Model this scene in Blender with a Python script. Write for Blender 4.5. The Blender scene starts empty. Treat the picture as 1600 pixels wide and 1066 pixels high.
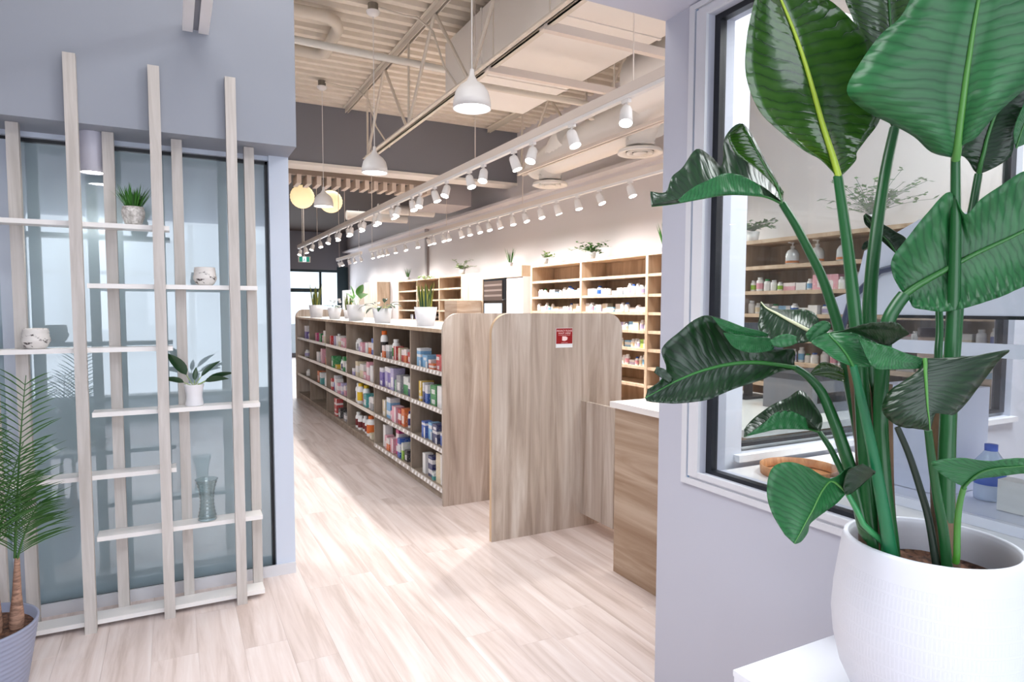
import bpy, math, random
from mathutils import Vector, Matrix
R = random.Random(7)
PI = math.pi
S = bpy.context.scene
COL = S.collection

# ------------------------------------------------------------------ camera, world, exposure
CF, CCX, CCY, CH = 1015.4, 796.6, 543.3, 1.5
_y, _p, _r = (math.radians(a) for a in (27.3835, 3.5742, -0.1399))
FW = Vector((math.sin(_y)*math.cos(_p), math.cos(_y)*math.cos(_p), -math.sin(_p)))
_r0 = Vector((math.cos(_y), -math.sin(_y), 0)); _d0 = FW.cross(_r0)
RT = _r0*math.cos(_r) + _d0*math.sin(_r)
DN = -_r0*math.sin(_r) + _d0*math.cos(_r)
EYE = Vector((0, 0, CH))
cam = bpy.data.cameras.new('camera'); cam_o = bpy.data.objects.new('camera', cam); COL.objects.link(cam_o)
cam.sensor_width = 36; cam.lens = CF/1600*36
cam.shift_x = (800-CCX)/1600; cam.shift_y = (CCY-533)/1600
cam.clip_start = 0.05; cam.clip_end = 200
m = Matrix.Identity(4)
for i in range(3):
    m[i][0] = RT[i]; m[i][1] = -DN[i]; m[i][2] = -FW[i]; m[i][3] = EYE[i]
cam_o.matrix_world = m
S.camera = cam_o

def ray(px, py): return RT*((px-CCX)/CF) + DN*((py-CCY)/CF) + FW
def at(px, py, D): return EYE + ray(px, py)*D                      # a point seen at (px,py), D metres deep

W = bpy.data.worlds.new('sky'); S.world = W; W.use_nodes = True
WORLD_STRENGTH = 1.9
wn = W.node_tree.nodes; wl = W.node_tree.links
bg = wn['Background']; bg.inputs[0].default_value = (0.80, 0.89, 1.0, 1); bg.inputs[1].default_value = WORLD_STRENGTH
S.view_settings.view_transform = 'Standard'
try: S.view_settings.look = 'None'
except Exception: pass
S.view_settings.gamma = 1.0
S.view_settings.use_curve_mapping = False
S.view_settings.exposure = 0.0
cy = S.cycles
cy.use_denoising = True
cy.max_bounces = 9; cy.diffuse_bounces = 5; cy.glossy_bounces = 4; cy.transmission_bounces = 8; cy.transparent_max_bounces = 12
cy.caustics_reflective = False; cy.caustics_refractive = False
cy.sample_clamp_indirect = 6.0
try: cy.use_light_tree = True
except Exception: pass

def area(name, loc, rot, sx, sy, power, color=(1, 1, 1), spread=None):
    l = bpy.data.lights.new(name, 'AREA'); l.shape = 'RECTANGLE'; l.size = sx; l.size_y = sy; l.energy = power; l.color = color
    if spread: l.spread = spread
    o = bpy.data.objects.new(name, l); COL.objects.link(o); o.location = loc; o.rotation_euler = rot
    return o
# daylight through the shopfront behind the camera, the entrance end, and added overhead fill lights out of view, no real fixtures
DAY = (0.88, 0.93, 1.0); WARM = (1.0, 0.96, 0.91)
area('daylight_front', (0.3, -1.75, 1.7), (PI/2, 0, 0), 3.6, 2.6, 90, DAY)
area('daylight_far', (2.5, 19.8, 1.5), (-PI/2, 0, 0), 4, 2.3, 110, DAY)
area('fill_light_vestibule', (0.2, 1.2, 2.56), (0, 0, 0), 1.2, 1.0, 30, (.95, .97, 1), math.radians(150))  # added fill under the entry ceiling, not a real fixture
area('fill_light_left', (-1.5, 5.3, 3.9), (0, 0, 0), 1.6, 2.2, 110, (.95, .98, 1))  # added unseen fill, backlights the frosted glass
area('fill_light_dispensary', (3.3, .6, 3.9), (0, 0, 0), 1.8, 2.0, 240, (.98, .99, 1))  # added unseen fill for compounding room and dispensary
area('fill_light_entry', (0.3, 2.75, 3.9), (0, 0, 0), 1.6, 1.0, 22, (1, .97, .95))  # added unseen fill above the entry floor
area('fill_light_aisle', (2.9, 14.0, 3.6), (0, 0, 0), 1.5, 4.0, 34, WARM)  # added unseen fill over the far end of the shop

# ------------------------------------------------------------------ helpers
def s2l(c): return tuple(((x/255)/12.92 if x/255 <= .04045 else ((x/255+.055)/1.055)**2.4) for x in c)
def rgb(r, g, b): return s2l((r, g, b)) + (1,)
MAT = {}
def mat(name, col=(.8, .8, .8, 1), rough=.5, metal=0, emit=None, es=0, spec=None, coat=0, trans=0, alpha=1):
    if name in MAT: return MAT[name]
    m = bpy.data.materials.new(name); m.use_nodes = True
    b = m.node_tree.nodes['Principled BSDF']
    b.inputs['Base Color'].default_value = col; b.inputs['Roughness'].default_value = rough; b.inputs['Metallic'].default_value = metal
    if emit: b.inputs['Emission Color'].default_value = emit; b.inputs['Emission Strength'].default_value = es
    if spec is not None: b.inputs['Specular IOR Level'].default_value = spec
    if coat: b.inputs['Coat Weight'].default_value = coat; b.inputs['Coat Roughness'].default_value = .03
    if trans: b.inputs['Transmission Weight'].default_value = trans
    if alpha < 1: b.inputs['Alpha'].default_value = alpha
    MAT[name] = m
    return m
def nt(m): return m.node_tree.nodes, m.node_tree.links, m.node_tree.nodes['Principled BSDF']
def noise_mix(m, c1, c2, scale=(1, 1, 1), ns=5, det=5, coord='pos', rnd=False, bump=0, lo=.35, hi=.65, extra=None):
    """colour grain: stretched noise between two colours"""
    n, l, b = nt(m)
    if coord == 'pos':
        g = n.new('ShaderNodeNewGeometry'); src = g.outputs['Position']
    else:
        g = n.new('ShaderNodeTexCoord'); src = g.outputs['Object']
    mp = n.new('ShaderNodeMapping'); mp.inputs['Scale'].default_value = scale
    if rnd:
        oi = n.new('ShaderNodeObjectInfo'); gi = n.new('ShaderNodeNewGeometry')
        ad = n.new('ShaderNodeMath'); ad.operation = 'ADD'; l.new(oi.outputs['Random'], ad.inputs[0]); l.new(gi.outputs['Random Per Island'], ad.inputs[1])
        mu = n.new('ShaderNodeMath'); mu.operation = 'MULTIPLY'; mu.inputs[1].default_value = 37.0; l.new(ad.outputs[0], mu.inputs[0])
        va = n.new('ShaderNodeVectorMath'); va.operation = 'ADD'; l.new(src, va.inputs[0]); l.new(mu.outputs[0], va.inputs[1]); src = va.outputs[0]
    l.new(src, mp.inputs[0])
    t = n.new('ShaderNodeTexNoise'); t.inputs['Scale'].default_value = ns; t.inputs['Detail'].default_value = det; t.inputs['Roughness'].default_value = .6
    t.inputs['Distortion'].default_value = .6
    l.new(mp.outputs[0], t.inputs['Vector'])
    r = n.new('ShaderNodeValToRGB'); r.color_ramp.elements[0].position = lo; r.color_ramp.elements[1].position = hi
    r.color_ramp.elements[0].color = c1; r.color_ramp.elements[1].color = c2
    if extra:
        e = r.color_ramp.elements.new(extra[0]); e.color = extra[1]
    l.new(t.outputs['Fac'], r.inputs[0]); out = r.outputs[0]
    if rnd:
        hs = n.new('ShaderNodeHueSaturation'); mr = n.new('ShaderNodeMapRange'); fr = n.new('ShaderNodeMath'); fr.operation = 'FRACT'
        l.new(mu.outputs[0], fr.inputs[0]); l.new(fr.outputs[0], mr.inputs[0]); mr.inputs[3].default_value = .965; mr.inputs[4].default_value = 1.03
        l.new(mr.outputs[0], hs.inputs['Value']); l.new(out, hs.inputs['Color']); out = hs.outputs[0]
    l.new(out, b.inputs['Base Color'])
    if bump:
        bp = n.new('ShaderNodeBump'); bp.inputs['Strength'].default_value = bump; bp.inputs['Distance'].default_value = .01
        l.new(t.outputs['Fac'], bp.inputs['Height']); l.new(bp.outputs[0], b.inputs['Normal'])
    return m

# wood laminate, floor vinyl, paints
noise_mix(mat('oak_vertical', rough=.5), rgb(146, 130, 117), rgb(208, 199, 190), (14, 14, .9), 1.0, 7, extra=(.5, rgb(184, 170, 158)), lo=.3, hi=.68, bump=.05)
noise_mix(mat('oak_horizontal', rough=.5), rgb(143, 114, 90), rgb(192, 172, 152), (2, .8, 13), 1.0, 7, extra=(.5, rgb(170, 146, 123)), lo=.3, hi=.68, bump=.05)
noise_mix(mat('oak_shelving', rough=.5), rgb(170, 145, 120), rgb(208, 186, 162), (10, 10, 1.2), 1.0, 5, lo=.3, hi=.7)
noise_mix(mat('oak_gondola', rough=.55), rgb(128, 112, 98), rgb(172, 157, 142), (10, 10, 1.4), 1.0, 5, lo=.3, hi=.7)
noise_mix(mat('vinyl_plank', rough=.42), rgb(190, 173, 165), rgb(230, 220, 217), (12, .8, 1), 1.3, 9, rnd=True, extra=(.5, rgb(217, 203, 198)), lo=.3, hi=.68, bump=.03)
noise_mix(mat('post_wood', rough=.6), rgb(186, 180, 174), rgb(212, 207, 203), (30, 30, 2.0), 1.2, 6, lo=.3, hi=.7)
PAINT_L = noise_mix(mat('lilac_grey_paint', rough=.6), rgb(150, 156, 168), rgb(151, 157, 169), (1, 1, 1), 2, 1)
PAINT_R = mat('pale_lilac_paint', rgb(192, 194, 206), .55)
TRIM = mat('white_lilac_trim', rgb(216, 217, 222), .4)
FRAMEW = mat('pale_blue_frame', rgb(206, 216, 232), .45)
WHITE = mat('white_paint', rgb(236, 236, 238), .5)
WALLW = mat('store_white_wall', rgb(226, 222, 224), .6)
GREYW = mat('taupe_grey_wall', rgb(122, 123, 132), .7)
DARK = mat('dark_brown_ceiling', rgb(58, 48, 44), .8)
CREAM = mat('cream_steel_paint', rgb(216, 208, 196), .5)
DECK = noise_mix(mat('cream_deck_paint', rough=.55), rgb(222, 213, 200), rgb(234, 226, 214), (1, 1, 1), 3, 3)
DUCT = mat('white_duct_paint', rgb(238, 234, 229), .5)
RAIL = mat('warm_white_rail', rgb(225, 214, 205), .45)
LAMPW = mat('white_lamp_enamel', rgb(235, 234, 234), .35)
GLOW = mat('lamp_lens', (1, 1, 1, 1), .5, emit=(1, .96, .90, 1), es=14)
GLOWB = mat('pendant_diffuser', (1, 1, 1, 1), .5, emit=(1, .97, .93, 1), es=9)
BLACK = mat('black_gasket', rgb(22, 24, 30), .35)
CHROME = mat('brushed_steel', rgb(190, 190, 190), .25, 1)
SHELFW = mat('white_shelf_laminate', rgb(240, 238, 236), .35)
COUNTERW = mat('white_quartz', rgb(244, 242, 240), .15)
POTW = mat('white_ceramic', rgb(236, 236, 240), .3)
SOIL = noise_mix(mat('potting_soil', rough=.95), rgb(42, 26, 20), rgb(120, 84, 64), (1, 1, 1), 60, 6, coord='obj', bump=.8)
CAPW = mat('white_cap', rgb(242, 242, 242), .4)
CAPG = mat('green_cap', rgb(30, 140, 95), .4)
CAPB = mat('blue_cap', rgb(40, 80, 170), .4)
GREEN1 = mat('leaf_green', rgb(66, 122, 40), .45)
GREEN2 = mat('leaf_dark_green', rgb(24, 62, 30), .35)
GREEN3 = mat('leaf_pale_green', rgb(150, 176, 110), .5)
STEMG = mat('stem_green', rgb(26, 84, 40), .3)
BROWN = noise_mix(mat('brown_sheath', rough=.7), rgb(70, 58, 48), rgb(120, 92, 66), (30, 30, 3), 1, 5, coord='obj')

def glass_mat(name, col=(1, 1, 1, 1), rough=0.0, refl=.9):
    m = bpy.data.materials.new(name); m.use_nodes = True
    n = m.node_tree.nodes; l = m.node_tree.links; n.clear()
    o = n.new('ShaderNodeOutputMaterial'); t = n.new('ShaderNodeBsdfTransparent'); t.inputs[0].default_value = col
    g = n.new('ShaderNodeBsdfGlossy'); g.inputs['Roughness'].default_value = rough
    f = n.new('ShaderNodeLayerWeight'); f.inputs[0].default_value = .5
    pw = n.new('ShaderNodeMath'); pw.operation = 'POWER'; pw.inputs[1].default_value = 5; l.new(f.outputs['Facing'], pw.inputs[0])
    k = n.new('ShaderNodeMath'); k.operation = 'MULTIPLY_ADD'; k.inputs[1].default_value = .9*refl; k.inputs[2].default_value = .035*refl; l.new(pw.outputs[0], k.inputs[0])
    x = n.new('ShaderNodeMixShader'); l.new(k.outputs[0], x.inputs[0]); l.new(t.outputs[0], x.inputs[1]); l.new(g.outputs[0], x.inputs[2]); l.new(x.outputs[0], o.inputs[0])
    MAT[name] = m
    return m
GLASS = glass_mat('clear_glass', (.93, .95, .95, 1), 0, 1.0)
ACRYL = glass_mat('clear_acrylic', (.94, .95, .97, 1), .02, 1.0)
VASEG = glass_mat('vase_glass', (.84, .88, .88, 1), .03, 2.2)
def frosted():
    m = bpy.data.materials.new('frosted_glass'); m.use_nodes = True
    n = m.node_tree.nodes; l = m.node_tree.links; n.clear()
    o = n.new('ShaderNodeOutputMaterial')
    tr = n.new('ShaderNodeBsdfTranslucent'); tr.inputs[0].default_value = rgb(222, 240, 246)
    df = n.new('ShaderNodeBsdfDiffuse'); df.inputs[0].default_value = rgb(196, 218, 228)
    a = n.new('ShaderNodeMixShader'); a.inputs[0].default_value = .55; l.new(df.outputs[0], a.inputs[2]); l.new(tr.outputs[0], a.inputs[1])
    g = n.new('ShaderNodeBsdfGlossy'); g.inputs['Roughness'].default_value = .02; g.inputs[0].default_value = (.9, .95, 1, 1)
    f = n.new('ShaderNodeFresnel'); f.inputs[0].default_value = 1.55
    k = n.new('ShaderNodeMath'); k.operation = 'MULTIPLY'; k.inputs[1].default_value = 3.6; l.new(f.outputs[0], k.inputs[0])
    b = n.new('ShaderNodeMixShader'); l.new(k.outputs[0], b.inputs[0]); l.new(a.outputs[0], b.inputs[1]); l.new(g.outputs[0], b.inputs[2]); l.new(b.outputs[0], o.inputs[0])
    return m
FROST = frosted()

class MB:
    def __init__(s): s.v = []; s.f = []; s.m = []; s.s = []
    def add(s, vs, fs, mi=0, sm=False):
        o = len(s.v); s.v += [tuple(v) for v in vs]
        for f in fs: s.f.append(tuple(i+o for i in f)); s.m.append(mi); s.s.append(sm)
        return s
    def box(s, x0, x1, y0, y1, z0, z1, mi=0):
        return s.add([(x0, y0, z0), (x1, y0, z0), (x1, y1, z0), (x0, y1, z0), (x0, y0, z1), (x1, y0, z1), (x1, y1, z1), (x0, y1, z1)],
                     [(0, 3, 2, 1), (4, 5, 6, 7), (0, 1, 5, 4), (1, 2, 6, 5), (2, 3, 7, 6), (3, 0, 4, 7)], mi)
    def prism(s, poly, axis, a0, a1, mi=0, sm=False):
        """poly: 2D points; axis 0: (y,z) extruded along x, 1: (x,z) along y, 2: (x,y) along z"""
        def P(p, a):
            return {0: (a, p[0], p[1]), 1: (p[0], a, p[1]), 2: (p[0], p[1], a)}[axis]
        n = len(poly)
        vs = [P(p, a0) for p in poly] + [P(p, a1) for p in poly]
        s.add(vs, [tuple(range(n)), tuple(range(2*n-1, n-1, -1))], mi)
        return s.add(vs, [(i, (i+1) % n, n+(i+1) % n, n+i) for i in range(n)], mi, sm)
    def lathe(s, prof, c=(0, 0, 0), seg=20, mi=0, sm=True, axis=None, cap=True):
        vs = []; fs = []; n = len(prof)
        for i in range(seg):
            a = 2*PI*i/seg
            for r, z in prof: vs.append(Vector((r*math.cos(a), r*math.sin(a), z)))
        if axis is not None:
            q = Vector((0, 0, 1)).rotation_difference(Vector(axis)); vs = [q @ v for v in vs]
        vs = [v+Vector(c) for v in vs]
        for i in range(seg):
            j = (i+1) % seg
            for k in range(n-1): fs.append((i*n+k, j*n+k, j*n+k+1, i*n+k+1))
        s.add(vs, fs, mi, sm)
        if cap:
            if prof[0][0] > 1e-5: s.add([vs[i*n] for i in range(seg)], [tuple(range(seg-1, -1, -1))], mi)
            if prof[-1][0] > 1e-5: s.add([vs[i*n+n-1] for i in range(seg)], [tuple(range(seg))], mi)
        return s
    def tube(s, path, rad, seg=8, mi=0, cap=True, flat=1.0):
        path = [Vector(p) for p in path]; n = len(path)
        if not hasattr(rad, '__len__'): rad = [rad]*n
        vs = []; up = None
        for i, p in enumerate(path):
            t = (path[min(i+1, n-1)] - path[max(i-1, 0)]).normalized()
            if up is None: up = t.orthogonal().normalized()
            up = (up - t*up.dot(t)).normalized(); w = t.cross(up)
            for k in range(seg):
                a = 2*PI*k/seg; vs.append(p + (up*math.cos(a) + w*math.sin(a)*flat)*rad[i])
        fs = [(i*seg+k, i*seg+(k+1) % seg, (i+1)*seg+(k+1) % seg, (i+1)*seg+k) for i in range(n-1) for k in range(seg)]
        s.add(vs, fs, mi, True)
        if cap: s.add(vs[:seg], [tuple(range(seg-1, -1, -1))], mi); s.add(vs[-seg:], [tuple(range(seg))], mi)
        return s
    def mesh(s, name, mats):
        me = bpy.data.meshes.new(name); me.from_pydata(s.v, [], s.f)
        for m in (mats if isinstance(mats, (list, tuple)) else [mats]): me.materials.append(MAT[m] if isinstance(m, str) else m)
        me.polygons.foreach_set('material_index', s.m); me.polygons.foreach_set('use_smooth', s.s); me.update()
        return me
    def obj(s, name, mats, parent=None, loc=None):
        o = bpy.data.objects.new(name, s.mesh(name, mats)); COL.objects.link(o)
        if parent: o.parent = parent
        if loc: o.location = loc
        return o
def tag(o, label=None, cat=None, group=None, kind=None):
    if label: o['label'] = label
    if cat: o['category'] = cat
    if group: o['group'] = group
    if kind: o['kind'] = kind
    return o
def thing(name, label, cat, loc=(0, 0, 0), group=None, rz=0):
    o = bpy.data.objects.new(name, None); COL.objects.link(o); o.location = loc; o.rotation_euler = (0, 0, rz); o.empty_display_size = .05
    return tag(o, label, cat, group)
def struct(name, mb, mats, label, cat, parent=None):
    o = mb.obj(name, mats, parent)
    if not parent: tag(o, label, cat, kind='structure')
    return o
def dup(root, loc, label=None, group=None, rz=None, scale=None):
    c = root.copy(); COL.objects.link(c); c.location = loc
    if rz is not None: c.rotation_euler = (0, 0, rz)
    if scale: c.scale = scale
    if label: c['label'] = label
    if group: c['group'] = group
    for ch in list(root.children):
        d = ch.copy(); COL.objects.link(d); d.parent = c
        for g in list(ch.children):
            e = g.copy(); COL.objects.link(e); e.parent = d
    return c
ORD = ['leftmost', 'second', 'third', 'fourth', 'fifth', 'sixth', 'seventh', 'eighth', 'ninth', 'tenth', 'eleventh', 'twelfth', 'thirteenth',
       'fourteenth', 'fifteenth', 'sixteenth', 'seventeenth', 'eighteenth', 'nineteenth', 'twentieth', 'twenty-first', 'twenty-second', 'twenty-third', 'twenty-fourth', 'twenty-fifth',
       'twenty-sixth', 'twenty-seventh', 'twenty-eighth', 'twenty-ninth', 'thirtieth']
def nth(i, what='from left'): return 'leftmost' if i == 0 else ORD[i] + ' ' + what

# ------------------------------------------------------------------ floor
floor = struct('floor', MB().box(-3.2, 6.2, -3.0, 21.0, -.08, -.004), 'vinyl_plank', 'pale whitewashed wood-look plank floor through shop and entry', 'floor')
floor['kind'] = 'structure'
PW, PL, PT = .18, 1.22, .004
rest = MB(); nsing = 0
for i in range(int(9.2/PW)):
    x0 = -3.0 + i*PW; off = R.random()*PL
    for k in range(-1, 19):
        y0 = -2.6 + k*PL + off; y1 = y0+PL
        if y0 > 20 or x0 > 6: continue
        g = .0003
        near = (-1.1 < x0 < 2.7 and 1.2 < y0 < 9.5) and nsing < 296
        near = near and not (x0 > 1.95 and y0 > 4.6) and not (x0 < .5 and y0 > 3.9)
        if near:
            MB().box(x0+g, x0+PW-g, y0+g, y1-g, -.0035, 0).obj('plank', 'vinyl_plank', floor); nsing += 1
        else:
            rest.box(x0+g, x0+PW-g, y0+g, y1-g, -.0035, 0)
tag(rest.obj('planks', 'vinyl_plank', floor), kind='stuff')

# ------------------------------------------------------------------ walls and shell
WX = 4.78            # right-hand wall of the shop
ZD = 4.17            # underside of the steel deck
struct('wall_right', MB().box(WX, WX+.15, -2.6, 20.4, 0, 5), WALLW, 'long white side wall behind the tall medicine shelving', 'wall')
w = MB(); w.box(-3.2, 2.55, 20.0, 20.2, 0, 5); w.box(2.55, WX, 20.0, 20.2, 2.6, 5); w.box(2.55, WX, 20.0, 20.2, 0, .12)
struct('wall_far', w, GREYW, 'grey end wall above the bright street window', 'wall')
struct('wall_left', MB().box(-3.2, -3.05, -2.6, 20.4, 0, 5), WALLW, 'white wall on the hidden left side of the shop', 'wall')
# frosted-glass partition with soffit
w = MB(); w.box(-3.05, .478, 3.77, 3.9, 2.287, 2.5); w.box(.478, .58, 3.75, 3.9, 0, 2.31); w.box(-3.05, .478, 3.76, 3.9, 0, .018)
struct('wall_glazed', w, FRAMEW, 'pale blue frame of the frosted glass partition', 'wall')
struct('soffit', MB().box(-3.05, .58, 3.486, 4.1, 2.31, 5), PAINT_L, 'lilac grey bulkhead above the frosted glass', 'wall')
win = struct('window_1', MB().box(-3.0, .478, 3.826, 3.834, .02, 2.285), FROST, 'large frosted glass pane behind the slatted shelf', 'window')
g = MB(); y0, y1 = 3.80, 3.86
g.box(-3.0, .478, y0, y1, 2.27, 2.287); g.box(-3.0, .478, y0, y1, .018, .034); g.box(.464, .478, y0, y1, .018, 2.287)
g.obj('gasket', BLACK, win)
MB().box(-.71, -.625, 3.79, 3.87, .018, 2.27).obj('mullion', FRAMEW, win)
struct('baseboard_1', MB().box(-3.0, .58, 3.735, 3.75, 0, .06), TRIM, 'thin pale baseboard under the frosted glass', 'baseboard')
# vestibule wall A (plane x = 1.676) with the big window
X0, X1 = 1.676, 1.80
w = MB()
w.box(X0, X1, -2.2, 1.967, 0, .90); w.box(X0, X1, 1.742, 1.967, .90, 2.575); w.box(X0, X1, -2.2, 1.742, 2.515, 2.575); w.box(X0, X1, -2.2, -.1, .90, 2.515)
struct('wall_window', w, PAINT_R, 'pale lilac partition wall holding the big window beside the plant', 'wall')
win = tag(MB().box(1.716, 1.722, -.1, 1.742, .90, 2.515).obj('window_2', GLASS), 'large clear window into the white compounding room', 'window', kind='structure')
g = MB(); a = (1.705, 1.735)
g.box(*a, 1.716, 1.742, .90, 2.515); g.box(*a, -.1, 1.716, .90, .914); g.box(*a, -.1, 1.716, 2.495, 2.515); g.box(*a, -.1, -.07, .914, 2.495)
g.obj('gasket', BLACK, win)
g = MB()
for (ya, yb, za, zb, t) in ((1.80, 1.826, .853, 2.57, .012), (1.742, 1.790, .885, 2.54, .012)):
    xx0 = X0-t
    g.box(xx0, X0, ya, yb, za, zb)
g.box(X0-.012, X0, -.2, 1.7995, .853, .875); g.box(X0-.012, X0, -.2, 1.7415, .885, .905)
g.box(X0-.012, X0, -.2, 1.7995, 2.55, 2.5695); g.box(X0-.012, X0, -.2, 1.7415, 2.515, 2.54)
g.box(X0-.004, X0, -.2, 1.789, .8755, .8845); g.box(X0-.004, X0, -.2, 1.789, 2.5405, 2.5495)
g.obj('window_casing', TRIM, win)
MB().box(X0-.005, X0-.001, 1.79, 1.80, .875, 2.55).obj('casing_groove', mat('groove_shade_blue', rgb(128, 150, 176), .5), win)  # shading of the groove put into its blue-grey colour
struct('ceiling_1', MB().box(-3.05, 1.9, -2.2, 1.967, 2.575, 2.75), mat('vestibule_ceiling', rgb(200, 202, 216), .6), 'low pale lilac ceiling over the entry', 'ceiling')
# wall B (plane y = 1.93) with the inner window
w = MB(); ya, yb = 1.87, 1.967
w.box(1.80, 4.4, ya, yb, 0, .91); w.box(1.80, 2.02, ya, yb, .91, 2.75); w.box(2.02, 4.4, ya, yb, 2.5, 2.75); w.box(4.05, 4.4, ya, yb, .91, 2.5)
struct('wall_inner', w, mat('inner_white', rgb(214, 218, 228), .5), 'white wall of the compounding room facing the dispensary', 'wall')
win = tag(MB().box(2.02, 4.05, 1.915, 1.921, .91, 2.5).obj('window_3', GLASS), 'inner window between compounding room and dispensary shelves', 'window', kind='structure')
g = MB(); g.box(2.02, 4.05, 1.90, 1.94, 2.42, 2.46); g.box(2.02, 4.05, 1.90, 1.94, .93, .945); g.box(4.0, 4.05, 1.90, 1.94, .945, 2.42); g.obj('gasket', BLACK, win)
MB().box(1.98, 4.07, 1.84, 1.87, .885, .912).obj('window_sill', WHITE, win)
# shopfront behind the camera
w = MB(); w.box(-3.05, 4.78, -2.2, -2.05, 2.7, 5); w.box(-3.05, 4.78, -2.2, -2.05, 0, .15)
for x in (-3.0, -1.5, .2, 1.75, 3.2, 4.7): w.box(x, x+.07, -2.2, -2.05, .15, 2.7)
w.box(-3.05, 4.78, -2.16, -2.09, 1.9, 1.95)
struct('wall_shopfront', w, mat('charcoal_mullion', rgb(60, 64, 70), .4), 'dark framed glass shopfront behind the viewer', 'wall')
# steel deck
dk = MB(); y = 1.9
prof = []
while y < 9.3:
    prof += [(y, ZD), (y+.07, ZD), (y+.09, ZD+.075), (y+.16, ZD+.075)]; y += .18
n = len(prof)
vs = [(-3.05, p[0], p[1]) for p in prof] + [(WX, p[0], p[1]) for p in prof]
dk.add(vs, [(i, i+1, n+i+1, n+i) for i in range(n-1)])
struct('ceiling_2', dk, DECK, 'cream painted corrugated steel deck above the joists', 'ceiling')
struct('ceiling_3', MB().box(-3.2, WX+.1, -2.3, 9.3, 4.32, 4.5), DECK, 'roof slab above the steel deck', 'ceiling')
struct('ceiling_4', MB().box(-3.2, WX, 9.3, 20.1, 3.72, 3.9), DARK, 'dark brown ceiling over the far end of the shop', 'ceiling')
bk = struct('wall_bulkhead', MB().box(-3.05, WX, 9.0, 9.3, 3.41, 4.32), GREYW, 'taupe grey bulkhead crossing the shop ceiling', 'wall')
MB().box(-3.05, WX, 8.985, 9.32, 3.37, 3.41).obj('bulkhead_soffit', DUCT, bk)
# street window at the far end
win = tag(MB().box(2.55, WX, 20.09, 20.10, .12, 2.6).obj('window_4', GLASS), 'bright street window at the far end of the shop', 'window', kind='structure')
g = MB(); tm = mat('teal_dark_mullion', rgb(20, 50, 60), .4)
g.box(2.55, WX, 20.0, 20.08, 2.53, 2.6); g.box(3.93, 3.99, 20.0, 20.08, .12, 2.53); g.box(2.55, 3.93, 20.0, 20.08, 1.93, 2.04); g.box(4.45, WX, 19.98, 20.0, .0, 2.7)
g.obj('window_frame', tm, win)

# street outside (both ends)
tag(MB().box(-40, 40, -42, -2.3, -.2, -.05).obj('street', mat('asphalt', rgb(150, 152, 156), .9)), 'pale street outside the shopfront', 'street', kind='structure')
tag(MB().box(-40, 40, 20.4, 60, -.2, -.05).obj('street', mat('asphalt', rgb(150, 152, 156), .9)), 'pale street beyond the far window', 'street', kind='structure')
def house(x, y, wd, h, roof):
    t = thing('house', None, 'building', (x, y, 0))
    MB().box(-wd/2, wd/2, -4, 4, 0, h).obj('wall', mat('siding', rgb(150, 158, 168), .8), t)
    MB().prism([(-wd/2-.4, h), (wd/2+.4, h), (0, h+roof)], 1, -4.3, 4.3).obj('roof', mat('shingles', rgb(84, 88, 96), .9), t)
    for i in range(3):
        xx = -wd/2+wd*(i+.5)/3
        for z in (.9, 3.6):
            MB().box(xx-.7, xx+.7, 3.98, 4.06, z, z+1.3).obj('window', WHITE, t)
    return t
for i, (x, wd, h, rf, lb) in enumerate(((-7, 8, 5.4, 2.2, 'grey house across the street, reflected at left'), (3, 9, 5.8, 2.6, 'grey gabled house across the street, reflected in the middle'), (14, 8, 5.2, 2.0, 'grey house across the street, reflected at right'))):
    house(x, -20, wd, h, rf)['label'] = lb

# ------------------------------------------------------------------ joists, ducts, pipes
def bar(mb, a, b, r=.012, seg=6): mb.tube([a, b], r, seg)
def joist(X, label):
    t = thing('steel_joist', label, 'joist', (X, 5, 3.3), 'open web steel joists under the deck')
    def part(nm, mb): o = mb.obj(nm, CREAM, t); o.location = (-X, -5, -3.3); return o
    for nm, z0, z1 in (('top_chord', ZD-.068, ZD-.004), ('bottom_chord', 3.29, 3.335)):
        ya = 2.0 if nm == 'top_chord' else 2.2; yb = 8.95 if nm == 'top_chord' else 7.95
        g = MB()
        for s in (-1, 1):
            a, b = sorted((X+s*.012, X+s*.055))
            g.box(a, b, ya, yb, z0, z0+.008) if nm == 'bottom_chord' else g.box(a, b, ya, yb, z1-.008, z1)
            a, b = sorted((X+s*.012, X+s*.020)); g.box(a, b, ya, yb, z0, z1)
        part(nm, g)
    y = 2.53; k = 0
    while y < 8.6:
        top = (X, y, ZD-.04); 
        if y+.78 < 8.2:
            g = MB(); bar(g, top, (X, y+.75, 3.31), .017); part('web', g)
        else:
            g = MB(); bar(g, (X, 8.85, ZD-.06), (X, 7.9, 3.31), .014); part('web', g)
        if y-.78 > 2.0:
            g = MB(); bar(g, top, (X, y-.75, 3.31), .017); part('web', g)
        g = MB(); bar(g, (X, y+.72, ZD-.04), (X, y+.74, 3.31), .012); part('web', g) if y+.78 < 8.2 else None
        y += 1.55
    return t
joist(2.15, 'cream open web joist nearest the pendants, left of the white duct')
joist(4.27, 'cream open web joist over the medicine shelving, right of the white duct')
joist(.03, 'cream open web joist partly hidden behind the lilac bulkhead')
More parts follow.
